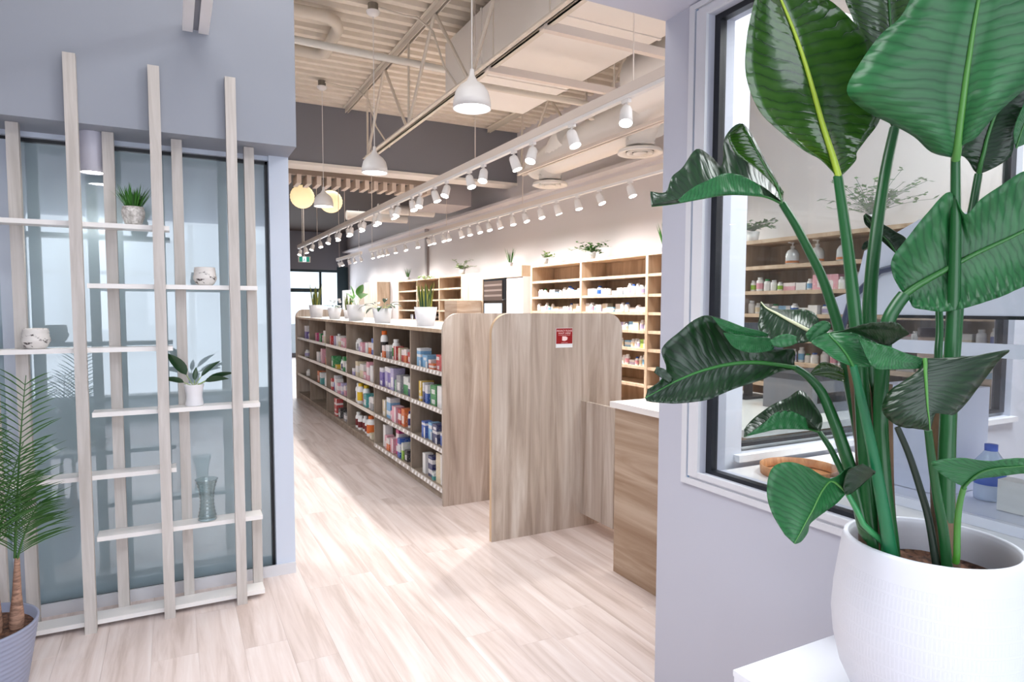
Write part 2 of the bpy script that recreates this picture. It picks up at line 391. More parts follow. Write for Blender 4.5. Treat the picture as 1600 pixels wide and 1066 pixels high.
# rectangular ducts
t = thing('rectangular_duct', 'big white rectangular duct between the two joists', 'duct', (2.8, 4.2, 3.5))
o = MB().box(2.42, 3.28, 1.4, 6.05, 3.5, 4.05).obj('duct_body', DUCT, t); o.location = (-2.8, -4.2, -3.5)
for yy in (2.6, 3.9, 5.2):
    o = MB().box(2.412, 3.288, yy, yy+.03, 3.492, 4.06).obj('duct_flange', DUCT, t); o.location = (-2.8, -4.2, -3.5)
for yy, lb in ((3.70, 'cream strut hanger under the white duct, nearer one'), (4.53, 'cream strut hanger under the white duct, farther one')):
    t = thing('strut_channel', lb, 'strut', (2.8, yy, 3.28), 'strut hangers under the duct')
    g = MB(); g.box(-.66, .57, -.03, .03, -.012, .04); g.box(-.66, .57, -.036, -.031, -.02, .036); o = g.obj('channel', RAIL, t)
    for dx in (-.6, .52): MB().tube([(dx, 0, .03), (dx, 0, .85)], .006, 6).obj('hanger_rod', CREAM, t)
g = MB(); g.tube([(2.25, 5.0, 3.33), (3.3, 5.0, 3.33), (3.42, 5.0, 3.33), (3.42, 5.0, 3.2)], .028, 8)
tag(g.obj('pipe', CREAM), 'cream conduit behind the farther strut hanger', 'pipe')
# round ducts
def rduct(name, path, r, label, rib=False, m=DUCT, seg=20):
    g = MB(); g.tube(path, r, seg); o = g.obj(name, m); tag(o, label, 'duct'); return o
rduct('round_duct', [(3.66, 2.1, 3.42), (3.66, 4.55, 3.42)], .27, 'fat round white duct at the right end of the ceiling')
rduct('round_duct', [(3.84, 4.65, 3.22), (3.84, 5.4, 3.2), (3.85, 6.3, 3.17), (3.87, 6.8, 3.16)], [.21, .21, .18, .15], 'tapering round duct running above the ceiling diffusers')
def flexp(c): return [(c[0]-.16, c[1]-.62, c[2]+.40), (c[0]-.12, c[1]-.4, c[2]+.36), (c[0]-.05, c[1]-.15, c[2]+.27), (c[0], c[1], c[2]+.13), (c[0], c[1], c[2]+.05)]
DIFF = ((3.80, 4.78, 2.893), (3.88, 6.5, 2.893))
for c, lb in zip(DIFF, ('nearer', 'farther')):
    path = flexp(c); pp = []
    for i in range(len(path)-1):
        for k in range(6): pp.append(Vector(path[i]).lerp(Vector(path[i+1]), k/6))
    g = MB(); g.tube(pp, [.125+.008*(i % 2) for i in range(len(pp))], 16)
    tag(g.obj('flexible_duct', DUCT), f'ribbed flexible white duct dropping to the {lb} round diffuser', 'duct')
    t = thing('ceiling_diffuser', f'{lb} white round ceiling diffuser above the medicine shelving', 'vent', c, 'round ceiling diffusers')
    MB().lathe([(.10, .05), (.19, .03), (.205, 0), (.19, -.006), (.15, .004), (.13, .02)], seg=32, cap=False).obj('outer_cone', DUCT, t)
    MB().lathe([(.118, .012), (.12, -.008), (.09, 0), (.075, .016)], seg=32, cap=False).obj('middle_cone', DUCT, t)
    MB().lathe([(.0, -.004), (.06, -.008), (.065, .004), (.0, .012)], seg=24, cap=False).obj('centre_cone', DUCT, t)
    MB().lathe([(.0, .03), (.13, .03)], seg=24, cap=False).obj('throat', mat('dark_throat', rgb(60, 56, 54), .7), t)
# pipes at the upper left of the shop ceiling
g = MB(); g.tube([(-.5, 6.3, 3.95), (2.75, 6.36, 3.92), (2.86, 6.36, 3.97), (2.88, 6.36, 4.16)], .035, 10)
tag(g.obj('pipe', mat('white_pipe', rgb(226, 226, 222), .4)), 'white sprinkler pipe crossing the deck beside the joist', 'pipe')
g = MB(); g.tube([(-.3, 6.02, 4.08), (1.28, 6.05, 4.08), (1.38, 6.12, 4.08), (1.43, 6.25, 4.08), (1.45, 6.9, 4.08), (1.40, 7.0, 4.09), (1.25, 7.02, 4.1), (.9, 7.02, 4.105)], .055, 12)
tag(g.obj('pipe', CREAM), 'fat cream drain pipe with elbows under the deck', 'pipe')
for x0, y0, lb in ((1.64, 5.75, 'middle'), (1.6, 7.9, 'farthest')):
    g = MB(); pts = [Vector((x0+.05, y0, 4.12)), Vector((x0+.25, y0-.02, 4.09)), Vector((2.0, y0-.06, 4.08)), Vector((2.12, y0-.15, 3.95)), Vector((2.17, y0-.3, 3.6)), Vector((2.3, y0-.4, 3.36))]
    g.tube(pts, .009, 6); tag(g.obj('cable', CREAM), f'cream armoured cable running from the {lb} pendant canopy to the joist', 'cable')
# far plant: square duct, fluorescent strips, ledge
tag(MB().box(3.75, 4.45, 10.0, 11.0, 3.17, 3.712).obj('rectangular_duct', mat('grey_duct', rgb(176, 170, 172), .5)), 'boxy grey white duct beyond the bulkhead', 'duct')
for i, (x0, x1, yy, z, lb) in enumerate(((3.3, 4.35, 11.5, 3.25, 'upper'), (3.0, 4.2, 12.6, 3.25, 'lower'))):
    tag(MB().tube([(x0, yy, z), (x1, yy, z)], .09, 12).obj('round_duct', DUCT), f'{lb} of two short white round ducts beyond the bulkhead', 'duct')
tag(MB().box(4.62, WX, 5.3, 20, 3.12, 3.16).obj('trim_1', WALLW), 'thin white ledge along the top of the right wall', 'trim', kind='structure')
tag(MB().box(4.72, WX, 12.9, 13.0, 1.95, 3.12).obj('conduit', mat('grey_conduit', rgb(150, 144, 144), .5)), 'grey vertical conduit on the white side wall', 'pipe')
# slat baffle hanging beyond the bulkhead
t = thing('slat_baffle', 'brown header with a row of pale baffle slats beyond the bulkhead', 'ceiling baffle', (2.4, 9.4, 3.3))
BF = mat('tan_slat', rgb(206, 190, 176), .6)
MB().box(-1.3, 1.13, .02, .10, .02, .11).obj('header_rail', mat('brown_rail', rgb(158, 140, 126), .6), t)
for i in range(18):
    MB().box(-1.24+i*.135, -1.24+i*.135+.06, .0, .35, -.10, .02).obj('slat', BF, t)

# ------------------------------------------------------------------ linear channel top left
t = thing('linear_channel', 'white twin rail channel running up to the lilac bulkhead', 'ceiling rail', (.13, 2.7, 2.785))
for dx in (-.056, .012): MB().box(dx, dx+.044, -.72, .775, 0, .03).obj('rail', WHITE, t)
MB().box(-.012, .012, -.72, .775, .012, .03).obj('web', mat('grey_web', rgb(130, 132, 140), .5), t)

# ------------------------------------------------------------------ pendants, globes
bell = [(.012, .235), (.016, .20), (.035, .165), (.075, .135), (.10, .10), (.112, .05), (.116, .0), (.110, .002), (.104, .05), (.09, .10), (.03, .15), (.0, .16)]
PEND = ((3.66, 'nearest'), (5.79, 'middle'), (8.0, 'farthest'))
for Y, lb in PEND:
    t = thing('pendant_lamp', f'{lb} of three white bell pendants hanging in a row', 'pendant lamp', (1.635, Y, 2.69), 'white bell pendants over the entry')
    MB().lathe(bell, seg=32, cap=False).obj('bell_shade', LAMPW, t)
    MB().lathe([(.0, .012), (.106, .012)], seg=32, cap=False).obj('diffuser', GLOWB, t)
    MB().tube([(0, 0, .23), (0, 0, 1.40)], .0035, 6).obj('cord', LAMPW, t)
    c = MB().lathe([(.0, 1.36), (.03, 1.365), (.055, 1.385), (.06, 1.40), (.06, 1.405)], seg=24).obj('canopy', LAMPW, t)
    MB().lathe([(.045, 1.405), (.045, 1.47)], seg=20).obj('junction_box', mat('galvanised', rgb(130, 125, 118), .4, .6), c)
    L = bpy.data.lights.new('bulb', 'SPOT'); L.energy = 12; L.color = (1, .95, .90); L.spot_size = math.radians(125); L.spot_blend = .6; L.shadow_soft_size = .06
    o = bpy.data.objects.new('bulb', L); COL.objects.link(o); o.parent = t; o.location = (0, 0, -.02)
GLB = mat('cream_globe', rgb(250, 235, 205), .6, emit=rgb(255, 226, 170), es=.9)
for (x, y, z, r, lb) in ((2.10, 12.1, 3.45, .205, 'left'), (2.62, 12.2, 3.42, .205, 'right')):
    t = thing('globe_pendant', f'{lb} of two cream ribbed globe pendants at the far end', 'pendant lamp', (x, y, z), 'cream globe pendants')
    prof = [(r*math.sin(a)*(1+.03*(i % 2)), r*math.cos(a)) for i, a in enumerate([PI*k/24 for k in range(25)])]; prof[0] = (.0, r); prof[-1] = (.0, -r)
    MB().lathe(prof, seg=28, cap=False).obj('globe', GLB, t)
    MB().tube([(0, 0, r), (0, 0, 3.72-z)], .004, 6).obj('cord', BLACK, t)

# ------------------------------------------------------------------ track lighting
head = thing('track_light', None, 'track light', (0, 0, -50))
MB().box(-.012, .012, -.03, .03, -.02, .0).obj('adapter', LAMPW, head)
MB().tube([(0, 0, -.018), (0, 0, -.06)], .007, 8).obj('stem', LAMPW, head)
hd = MB().lathe([(.0, .050), (.026, .047), (.034, .03), (.039, -.062), (.037, -.0625)], seg=16, cap=False).obj('lamp_head', LAMPW, head)
MB().lathe([(.0, -.063), (.037, -.063)], seg=16, cap=False).obj('lens', GLOW, hd)
SPOTL = bpy.data.lights.new('bulb', 'SPOT'); SPOTL.energy = 66; SPOTL.color = (1, .95, .90); SPOTL.spot_size = math.radians(110); SPOTL.spot_blend = .7; SPOTL.shadow_soft_size = .03
SPOT2 = bpy.data.lights.new('bulb', 'SPOT'); SPOT2.energy = 105; SPOT2.color = (1, .96, .92); SPOT2.spot_size = math.radians(140); SPOT2.spot_blend = 1; SPOT2.shadow_soft_size = .03
ZR = 2.705
def track(X, ya, yb, ys, dirs, lb, spot, lit, z=ZR, wires=()):
    t = thing('track_rail', f'cream suspended track {lb}', 'light track', (X, (ya+yb)/2, z), 'suspended light tracks')
    h = (yb-ya)/2
    MB().box(-.022, .022, -h, h, 0, .055).obj('channel', RAIL, t)
    MB().box(-.017, .017, -h, h-.02, -.022, 0).obj('track', LAMPW, t)
    for wy in wires: MB().tube([(0, wy-(ya+yb)/2, .05), (0, wy-(ya+yb)/2, (ZD if wy < 9 else 3.72)-z)], .004, 6).obj('suspension_wire', RAIL, t)
    for i, y in enumerate(ys):
        dx, dy = dirs[i % len(dirs)]
        c = dup(head, (X, y, z-.022), f'white cylinder spotlight, {nth(i, "back from the near end") if i else "nearest"} on the track {lb}', f'spotlights on the track {lb}')
        d = Vector((dx, dy, -1)).normalized()
        for ch in c.children:
            if ch.name.startswith('lamp_head'):
                ch.rotation_euler = Vector((0, 0, -1)).rotation_difference(d).to_euler(); ch.location = Vector((0, 0, -.085)) + Vector((d.x, d.y, 0))*.02
                if i % lit == 0:
                    s = bpy.data.objects.new('bulb', spot); COL.objects.link(s); s.parent = ch; s.location = (0, 0, -.068)
H1 = [3.06, 3.63, 4.15, 4.44, 4.98, 5.27, 5.8, 6.12, 6.55, 6.80, 7.3, 7.53, 8.05, 8.27, 8.8, 9.0, 9.5, 9.7, 10.25, 10.45, 11.02, 11.76, 12.42, 13.16, 13.75]
H2 = [4.98, 5.48, 5.88, 6.3, 6.67, 7.05, 7.38, 7.76, 8.08, 8.41, 8.73, 9.05, 9.55, 9.78, 10.2, 10.42, 11.0, 11.68, 12.28, 12.85, 13.16, 13.47, 13.88]
H3 = [14.9, 15.5, 16.0, 16.75, 17.05]
track(2.33, 2.0, 14.0, H1, ((-.30, -.35), (.1, -.4), (-.4, -.25), (.25, -.3)), 'over the aisle', SPOTL, 2, wires=(3.0, 5.15, 8.4, 9.9, 10.3, 12, 13.5))
track(3.85, 3.9, 14.1, H2, ((.12, -.4), (.2, -.45), (.1, -.3), (.3, -.2)), 'along the medicine shelving', SPOT2, 1, wires=(4.45, 7.1, 9.6, 11.4, 13.9))
track(3.85, 14.8, 17.3, H3, ((.5, .0), (.4, -.3)), 'at the far end', SPOT2, 2, wires=(15, 17))
bpy.data.objects.remove(hd.children[0]); 
for ch in list(head.children): bpy.data.objects.remove(ch)
bpy.data.objects.remove(head)
# plain white beam (strip) right of the aisle track
t = thing('strut_beam', 'double cream strut hanging between aisle track and round diffusers', 'strut', (3.6, 5.2, 3.02))
for dx in (-.035, .012): MB().box(dx, dx+.024, -1.6, 1.5, 0, .03).obj('strut', RAIL, t)

# ------------------------------------------------------------------ open slatted shelf in front of the frosted glass
t = thing('slatted_shelf', 'tall open divider of pale wood posts with staggered white shelves', 'shelf unit', (0, 3.55, 0))
def P_(nm, mb, m): o = mb.obj(nm, m, t); o.location = (0, -3.55, 0); return o
for x in (-1.016, -.694, -.372, -.05, .273): P_('front_post', MB().box(x-.0235, x+.0235, 3.446, 3.485, 0, 2.597), 'post_wood')
for x in (-.93, -.608, -.248, .037, .365): P_('back_post', MB().box(x-.0235, x+.0235, 3.592, 3.632, 0, 2.308), 'post_wood')
SH = ((-1.05, -.004, 1.877), (-.34, .381, 1.602), (-1.05, -.004, 1.309), (-.34, .381, 1.012), (-1.05, -.004, .722), (-.339, .382, .432), (-1.05, .385, .042))
for a, b, z in SH: P_('shelf', MB().box(a, b, 3.487, 3.59, z-.021, z), SHELFW)
# cylinder downlight under the bulkhead
t = thing('cylinder_downlight', 'white surface mounted cylinder downlight under the lilac bulkhead', 'ceiling lamp', (-.318, 3.66, 2.125))
MB().lathe([(.052, .185), (.054, 0), (.050, 0), (.048, .02)], seg=32).obj('lamp_body', mat('matt_white', rgb(200, 200, 214), .5), t)
MB().lathe([(.0, .004), (.050, .004)], seg=32, cap=False).obj('lens', GLOW, t)
L = bpy.data.lights.new('bulb', 'SPOT'); L.energy = 9; L.color = (1, .97, .93); L.spot_size = math.radians(110); L.spot_blend = .7; L.shadow_soft_size = .04
o = bpy.data.objects.new('bulb', L); COL.objects.link(o); o.parent = t; o.location = (0, 0, -.01)
# things on the slatted shelf
YS = 3.54
t = thing('potted_grass', 'short green grass in a ribbed white pot on the top shelf', 'potted plant', (-.152, YS, 1.878))
prof = [(.028, 0), (.036, .006), (.047, .04), (.049, .062), (.044, .078), (.046, .084), (.040, .084), (.038, .075), (0, .074)]
g = MB(); seg = 36; vs = []
for i in range(seg):
    a = 2*PI*i/seg
    for r, z in prof:
        rr = r*(1-.035*(i % 2)) if .004 < z < .072 else r
        vs.append((rr*math.cos(a), rr*math.sin(a), z))
n = len(prof); g.add(vs, [(i*n+k, ((i+1) % seg)*n+k, ((i+1) % seg)*n+k+1, i*n+k+1) for i in range(seg) for k in range(n-1)])
g.obj('pot', noise_mix(mat('ribbed_plaster', rough=.7), rgb(170, 166, 160), rgb(235, 232, 228), (1, 1, 1), 60, 4, coord='obj'), t)
g = MB()
def blade(g, base, d, length, wd, droop=.3, seg=5, mi=0, w0=.4, ref=(0, 0, 1)):
    d = Vector(d).normalized(); side = d.cross(Vector(ref))
    if side.length < .05: side = Vector((1, 0, 0))
    side.normalize(); p = Vector(base); vs = []
    for i in range(seg+1):
        u = i/seg; ww = wd*(w0+(1-w0)*math.sin(min(1, u*1.6)*PI/2))*(1-u**3)
        vs += [p-side*ww, p+side*ww]
        d = (d+Vector((0, 0, -droop/seg))).normalized(); p = p+d*(length/seg)
    g.add(vs, [(2*i, 2*i+1, 2*i+3, 2*i+2) for i in range(seg)], mi, True)
for i in range(120):
    a = R.random()*2*PI; r = R.random()**.5*.03; lean = R.uniform(.05, .65)
    blade(g, (r*math.cos(a), r*math.sin(a), .07), (math.cos(a)*lean, math.sin(a)*lean, 1), R.uniform(.08, .13), .0035, R.uniform(0, .5), 4)
tag(g.obj('foliage', [mat('grass_green', rgb(48, 112, 26), .5)], t), kind='stuff')
def jar(loc, sc, label):
    t = thing('ceramic_jar', label, 'jar', loc)
    pr = [(.030, 0), (.040, .006), (.052, .030), (.053, .040), (.048, .052), (.049, .06), (.046, .064), (.049, .07), (.045, .078), (.047, .084), (.042, .086), (.040, .07), (.0, .02)]
    MB().lathe([(r*sc, z*sc) for r, z in pr], seg=32, cap=False).obj('jar_body', CER, t)
    return t
CER = noise_mix(mat('distressed_ceramic', rough=.5), rgb(70, 62, 60), rgb(232, 228, 224), (1, 1, 2), 22, 5, coord='obj', lo=.40, hi=.45)
jar((.145, YS, 1.603), 1.02, 'speckled white ribbed jar on the second shelf down')
jar((-.545, YS, 1.310), 1.05, 'speckled white bowl shaped jar on the left, third shelf down')
t = thing('potted_plant', 'small dark leafed plant in a waisted white pot', 'potted plant', (.083, YS, 1.013))
MB().lathe([(.040, 0), (.042, .004), (.036, .04), (.037, .06), (.045, .098), (.046, .104), (.040, .104), (.034, .09), (0, .088)], seg=28, cap=False).obj('pot', POTW, t)
def oval_leaf(parent, base, d, length, wd, droop, m, name='leaf', seg=7, stem=.4, ref=(0, 0, 1)):
    d = Vector(d).normalized(); p = Vector(base); path = [p.copy()]
    side = d.cross(Vector(ref));
    if side.length < .05: side = Vector((1, 0, 0))
    side.normalize(); g = MB()
    n0 = 3
    for i in range(n0):
        p = p+d*(length*stem/n0); d = (d+Vector((0, 0, -droop*.25/n0))).normalized(); path.append(p.copy())
    g.tube(path, .0022, 5, 1)
    vs = []
    for i in range(seg+1):
        u = i/seg; ww = wd*math.sin(PI*min(1, u**.8))**.8 if 0 < u < 1 else .0005
        nrm = side.cross(d)
        vs += [p-side*ww+nrm*ww*.25, p, p+side*ww+nrm*ww*.25]
        p = p+d*(length*(1-stem)/seg); d = (d+Vector((0, 0, -droop/seg))).normalized()
    g.add(vs, [f for i in range(seg) for f in ((3*i, 3*i+1, 3*i+4, 3*i+3), (3*i+1, 3*i+2, 3*i+5, 3*i+4))], 0, True)
    return g.obj(name, [m, GREEN3], parent)
for d, l, w_, dr in (((-.55, -.1, 1.1), .21, .027, .5), ((-.9, 0, .55), .15, .016, .5), ((.5, .1, .8), .18, .012, .7), ((1, -.1, .62), .20, .015, .5), ((.8, -.2, .45), .17, .018, .6), ((.1, .2, 1), .10, .012, .5)):
    oval_leaf(t, (0, 0, .09), d, l, w_, dr, GREEN2, stem=.33, ref=(.1, 1, .45))
t = thing('glass_vase', 'clear ribbed glass vase with a pinched waist on the lowest raised shelf', 'vase', (.127, YS, .433))
pr = []
for i in range(41):
    u = i/40; z = u*.205
    r = .043-.010*math.sin(min(1, max(0, (u-.1)/.75))*PI)+(.010*max(0, (u-.85)/.15))+.0012*math.sin(u*70)
    pr.append((r, z))
inn = [(r-.003, max(z, .012)) for r, z in pr[::-1]]
MB().lathe([(.0, 0)]+pr+inn+[(0, .012)], seg=36, cap=False).obj('vase_body', VASEG, t)

# ------------------------------------------------------------------ palm at the left edge
t = thing('potted_palm', 'feathery green palm in a ribbed grey pot at the left edge', 'potted plant', (-.70, 3.02, 0))
pr = []
for i in range(60):
    u = i/59; pr.append((.155+.05*u+.0015*math.sin(u*95), .29*u))
pr += [(.207, .30), (.198, .30), (.19, .262), (.0, .262)]
MB().lathe([(0, 0)]+pr, seg=48, cap=False).obj('pot', mat('slate_plastic', rgb(142, 148, 170), .45), t)
MB().lathe([(.0, .272), (.19, .266)], seg=32, cap=False).obj('soil', SOIL, t)
for (x, y, l, r) in ((.07, -.02, .28, .024), (-.03, .03, .25, .028), (.135, .0, .28, .022), (-.1, -.05, .22, .026)):
    MB().tube([(x, y, .26), (x+.002, y, .30), (x+.006, y, .26+l*.5), (x+.012, y, .26+l)], [r, r*1.15, r*.7, r*.38], 12).obj('trunk', noise_mix(mat('palm_trunk', rough=.7), rgb(112, 84, 70), rgb(178, 140, 118), (8, 8, 30), 3, 4, coord='obj'), t)
PALM = mat('palm_green', rgb(52, 96, 40), .4)
def frond(b, d, length, droop, nl=24, lo=.2):
    g = MB(); d = Vector(d).normalized(); p = Vector(b); path = [p.copy()]; ds = [d.copy()]
    for i in range(14):
        p = p+d*(length/14); d = (d+Vector((d.x*.05, d.y*.05, -droop/14))).normalized(); path.append(p.copy()); ds.append(d.copy())
    g.tube(path, [.0055*(1-.75*i/14) for i in range(15)], 6)
    for k in range(nl):
        u = lo+(.98-lo)*k/nl; i = min(13, int(u*14)); f = u*14-i; q = path[i].lerp(path[i+1], f); dd = ds[i]
        ll = .23*(1-.55*(u-lo)/(1-lo))
        for s in (-1, 1):
            v = Vector((s*.8, -.2+R.uniform(-.25, .25), R.uniform(-.05, .1)))+dd*.85
            blade(g, q, v, ll*R.uniform(.85, 1.05), .0034, .45, 4, ref=(.25, 1, .3))
    return g.obj('frond', PALM, t)
for (b, d, l, dr) in (((.14, .0, .54), (.06, 0, 1), .70, .03), ((.08, -.02, .52), (.16, -.1, 1), .50, .2), ((.14, .0, .54), (.10, -.2, 1), .36, .3), ((.08, -.03, .50), (.02, -.2, 1), .62, .1), ((-.1, -.05, .45), (-.2, 0, 1), .8, .3), ((-.03, 0, .5), (.05, .2, 1), .62, .1), ((.14, 0, .5), (.22, -.1, 1), .28, .3)):
    frond(b, d, l, dr)

# ------------------------------------------------------------------ rounded end panels and counter
def rounded(x0, x1, z0, z1, r, right=True):
    p = [(x0, z0), (x1, z0)]
    if right: p += [(x1-r+r*math.cos(a), z1-r+r*math.sin(a)) for a in [PI/2*k/8 for k in range(9)]]
    else: p += [(x1, z1)]
    p += [(x0+r-r*math.sin(a), z1-r+r*math.cos(a)) for a in [PI/2*k/8 for k in range(9)]]
    return p
pt = thing('privacy_partition', 'freestanding wood-look partition with rounded top corners and red notice', 'partition', (2.27, 3.675, 0))
o = MB().prism(rounded(1.768, 2.778, 0, 1.459, .125), 1, 3.66, 3.69).obj('panel', 'oak_vertical', pt); o.location = (-2.27, -3.675, 0)
EDGE = mat('oak_edge_band', rgb(206, 178, 146), .5)
pp = rounded(1.768, 2.778, 0, 1.459, .125)
g = MB()
cx_, cz_ = 2.273, .7
path = [(p[0]+(-.0012 if p[0] < cx_ else .0012), p[1]+(.0012 if p[1] > .2 else 0)) for p in pp[1:]]
path = [(2.7792, 0)] + path[1:] + [(1.7668, 0)]
vs = [(x, 3.66, z) for x, z in path]+[(x, 3.69, z) for x, z in path]; n = len(path)
g.add(vs, [(i, i+1, n+i+1, n+i) for i in range(n-1)]); o = g.obj('edge_band', EDGE, pt); o.location = (-2.27, -3.675, 0)
# notice
sg = MB().box(2.236, 2.366, 3.657, 3.6595, 1.232, 1.362).obj('notice_backing', mat('notice_white', rgb(236, 240, 244), .4), pt); sg.location = (-2.27, -3.675, 0)
sr = MB().box(2.238, 2.364, 3.6555, 3.657, 1.258, 1.360).obj('notice_red', mat('notice_red', rgb(150, 12, 18), .4), pt); sr.location = (-2.27, -3.675, 0)
g = MB(); wz = mat('notice_lettering', rgb(250, 225, 225), .4)
g.add([(2.283, 3.655, 1.279), (2.305, 3.655, 1.276), (2.322, 3.655, 1.283), (2.326, 3.655, 1.298), (2.312, 3.655, 1.306), (2.284, 3.655, 1.307)], [(0, 1, 2, 3, 4, 5)]); o = g.obj('notice_symbol', wz, pt); o.location = (-2.27, -3.675, 0)
def text(s, size, loc, parent, m, name='lettering', rot=(PI/2, 0, 0), ax='CENTER', width=None):
    c = bpy.data.curves.new(name, 'FONT'); c.body = s; c.size = size; c.align_x = ax; c.extrude = .0003
    o = bpy.data.objects.new(name, c); COL.objects.link(o); dg = bpy.context.evaluated_depsgraph_get()
    me = bpy.data.meshes.new_from_object(o.evaluated_get(dg)); bpy.data.objects.remove(o)
    me.materials.clear(); me.materials.append(m)
    if width:
        xs = [v.co.x for v in me.vertices]; k = width/(max(xs)-min(xs))
        for v in me.vertices: v.co.x *= k
    q = bpy.data.objects.new(name, me); COL.objects.link(q); q.parent = parent; q.location = loc; q.rotation_euler = rot
    return q
for s_, sz, z, wd in (('PRIVACY PLEASE', .0165, 1.338, .118), ('WAIT HERE', .0150, 1.322, .096), ('for the next free counter', .006, 1.313, .092), ('thank you', .006, 1.263, .05)):
    text(s_, sz, (2.301-2.27, 3.655-3.675, z), pt, wz, width=wd)
# counter return panel and counter
tag(MB().box(2.44, 2.465, 3.285, 3.66, .095, .868).obj('modesty_panel', 'oak_vertical'), 'low wood-look panel joining partition and counter, raised off the floor', 'panel')
t = thing('service_counter', 'wood-look service counter with white top behind the lilac wall', 'counter', (2.6, 2.5, 0))
def q_(nm, mb, m): o = mb.obj(nm, m, t); o.location = (-2.6, -2.5, 0); return o
q_('counter_body', MB().box(2.19, 3.2, 2.0, 2.94, 0, .94), 'oak_horizontal')
q_('countertop', MB().box(2.17, 3.22, 1.98, 2.965, .94, .972), COUNTERW)
t2 = tag(MB().box(2.47, 4.0, 2.97, 3.28, 0, .86).obj('back_counter', 'oak_shelving'), 'low wood-look cabinet joining counter and partition', 'cabinet')

# ------------------------------------------------------------------ gondola shelving
GX, GY0, GY1, GT = 1.80, 4.52, 11.0, 1.331
gd = thing('gondola_shelving', 'long low wood-look shelving run with rounded end panels full of medicines', 'shelf unit', (2.2, 7.7, 0))
def gp(nm, mb, m='oak_gondola', parent=gd, kind=None):
    o = mb.obj(nm, m, parent)
    if parent is gd: o.location = (-2.2, -7.7, 0)
    if kind: o['kind'] = kind
    return o
gp('end_panel', MB().prism(rounded(1.768, 2.66, 0, 1.452, .125), 1, 4.49, 4.52), 'oak_vertical')
gp('end_panel', MB().prism(rounded(1.768, 2.66, 0, 1.452, .125), 1, 11.0, 11.03), 'oak_vertical')
gp('top_board', MB().box(GX-.015, 2.63, GY0, GY1, GT-.028, GT), 'oak_shelving')
gp('top_surface', MB().box(GX-.013, 2.63, GY0, GY1, GT, GT+.002), SHELFW)
gp('back_panel', MB().box(2.2, 2.22, GY0, GY1, .05, GT-.028), 'oak_gondola')
gp('kick_board', MB().box(1.83, 2.6, GY0, GY1, 0, .075), 'oak_gondola')
DIV = [5.33, 6.48, 7.64, 8.80, 9.98]
for y in DIV: gp('divider', MB().box(GX, 2.2, y-.012, y+.012, .075, GT-.028))
BAY = [GY0]+DIV+[GY1]
ZS = [.103, .411, .710, 1.000]     # shelf tops, bottom to top
STRIP = mat('white_price_strip', rgb(232, 222, 212), .4); STRIPG = mat('clear_price_strip', rgb(206, 196, 188), .25)
PTAG = mat('price_card', rgb(238, 234, 232), .5)
tagmesh = MB().box(-.0012, 0, -.018, .018, -.013, .013).mesh('price_tag', PTAG)
ntag = 0
for bi in range(6):
    ya, yb = BAY[bi]+.012, BAY[bi+1]-.012
    for si, z in enumerate(ZS):
        sh = MB().box(GX, 2.2, ya, yb, z-.025, z).obj('shelf', 'oak_gondola', gd); sh.location = (-2.2, -7.7, 0)
        cards = bi == 0 or (bi == 1 and si in (0, 1))
        st = MB(); st.prism([(GX-.001, z-.026), (GX-.014, z-.024), (GX-.004, z+.010), (GX-.001, z+.010)], 1, ya, yb)
        if si or cards: st.obj('price_strip', STRIPG if cards or bi == 1 else STRIP, sh)
        if cards or (bi == 1):
            k = ya+.04
            while k < yb-.03:
                o = bpy.data.objects.new('price_tag', tagmesh); COL.objects.link(o); o.parent = sh
                o.location = (GX-.0125, k, z-.006); o.rotation_euler = (0, .28, 0); k += .075 if bi == 0 else .11
# product meshes
def carton_mat(name, style):
    m = mat(name, rough=.45); n, l, b = nt(m)
    oi = n.new('ShaderNodeObjectInfo'); tc = n.new('ShaderNodeTexCoord'); sp = n.new('ShaderNodeSeparateXYZ'); l.new(tc.outputs['Generated'], sp.inputs[0])
    def step(src, a, op='GREATER_THAN'):
        k = n.new('ShaderNodeMath'); k.operation = op; l.new(src, k.inputs[0]); k.inputs[1].default_value = a; return k.outputs[0]
    def mul(a, b_):
        k = n.new('ShaderNodeMath'); k.operation = 'MULTIPLY'; l.new(a, k.inputs[0]); l.new(b_, k.inputs[1]); return k.outputs[0]
    z, y = sp.outputs[2], sp.outputs[1]
    if style == 0: msk = mul(step(z, .30), step(z, .72, 'LESS_THAN'))
    elif style == 1: msk = step(z, .55)
    elif style == 2: msk = mul(mul(step(y, .2), step(y, .8, 'LESS_THAN')), mul(step(z, .15), step(z, .6, 'LESS_THAN')))
    else: msk = mul(step(y, .0), step(y, .38, 'LESS_THAN'))
    mx = n.new('ShaderNodeMix'); mx.data_type = 'RGBA'; l.new(msk, mx.inputs[0]); l.new(oi.outputs['Color'], mx.inputs[6]); mx.inputs[7].default_value = rgb(238, 236, 236)
    t = n.new('ShaderNodeTexNoise'); t.inputs['Scale'].default_value = 9; mp = n.new('ShaderNodeMapping'); mp.inputs['Scale'].default_value = (1, 1.4, 5); l.new(tc.outputs['Generated'], mp.inputs[0]); l.new(mp.outputs[0], t.inputs[0])
    st = step(t.outputs['Fac'], .60)
    inv = n.new('ShaderNodeMix'); inv.data_type = 'RGBA'; l.new(msk, inv.inputs[0]); inv.inputs[6].default_value = rgb(235, 235, 235); l.new(oi.outputs['Color'], inv.inputs[7])
    m2 = n.new('ShaderNodeMix'); m2.data_type = 'RGBA'; l.new(st, m2.inputs[0]); l.new(mx.outputs[2], m2.inputs[6]); l.new(inv.outputs[2], m2.inputs[7])
    l.new(m2.outputs[2], b.inputs['Base Color'])
    return m
CART = [carton_mat(f'printed_carton_{i}', i) for i in range(4)]
unit_box = [MB().box(-.5, .5, -.5, .5, 0, 1).mesh('medicine_box', c) for c in CART]
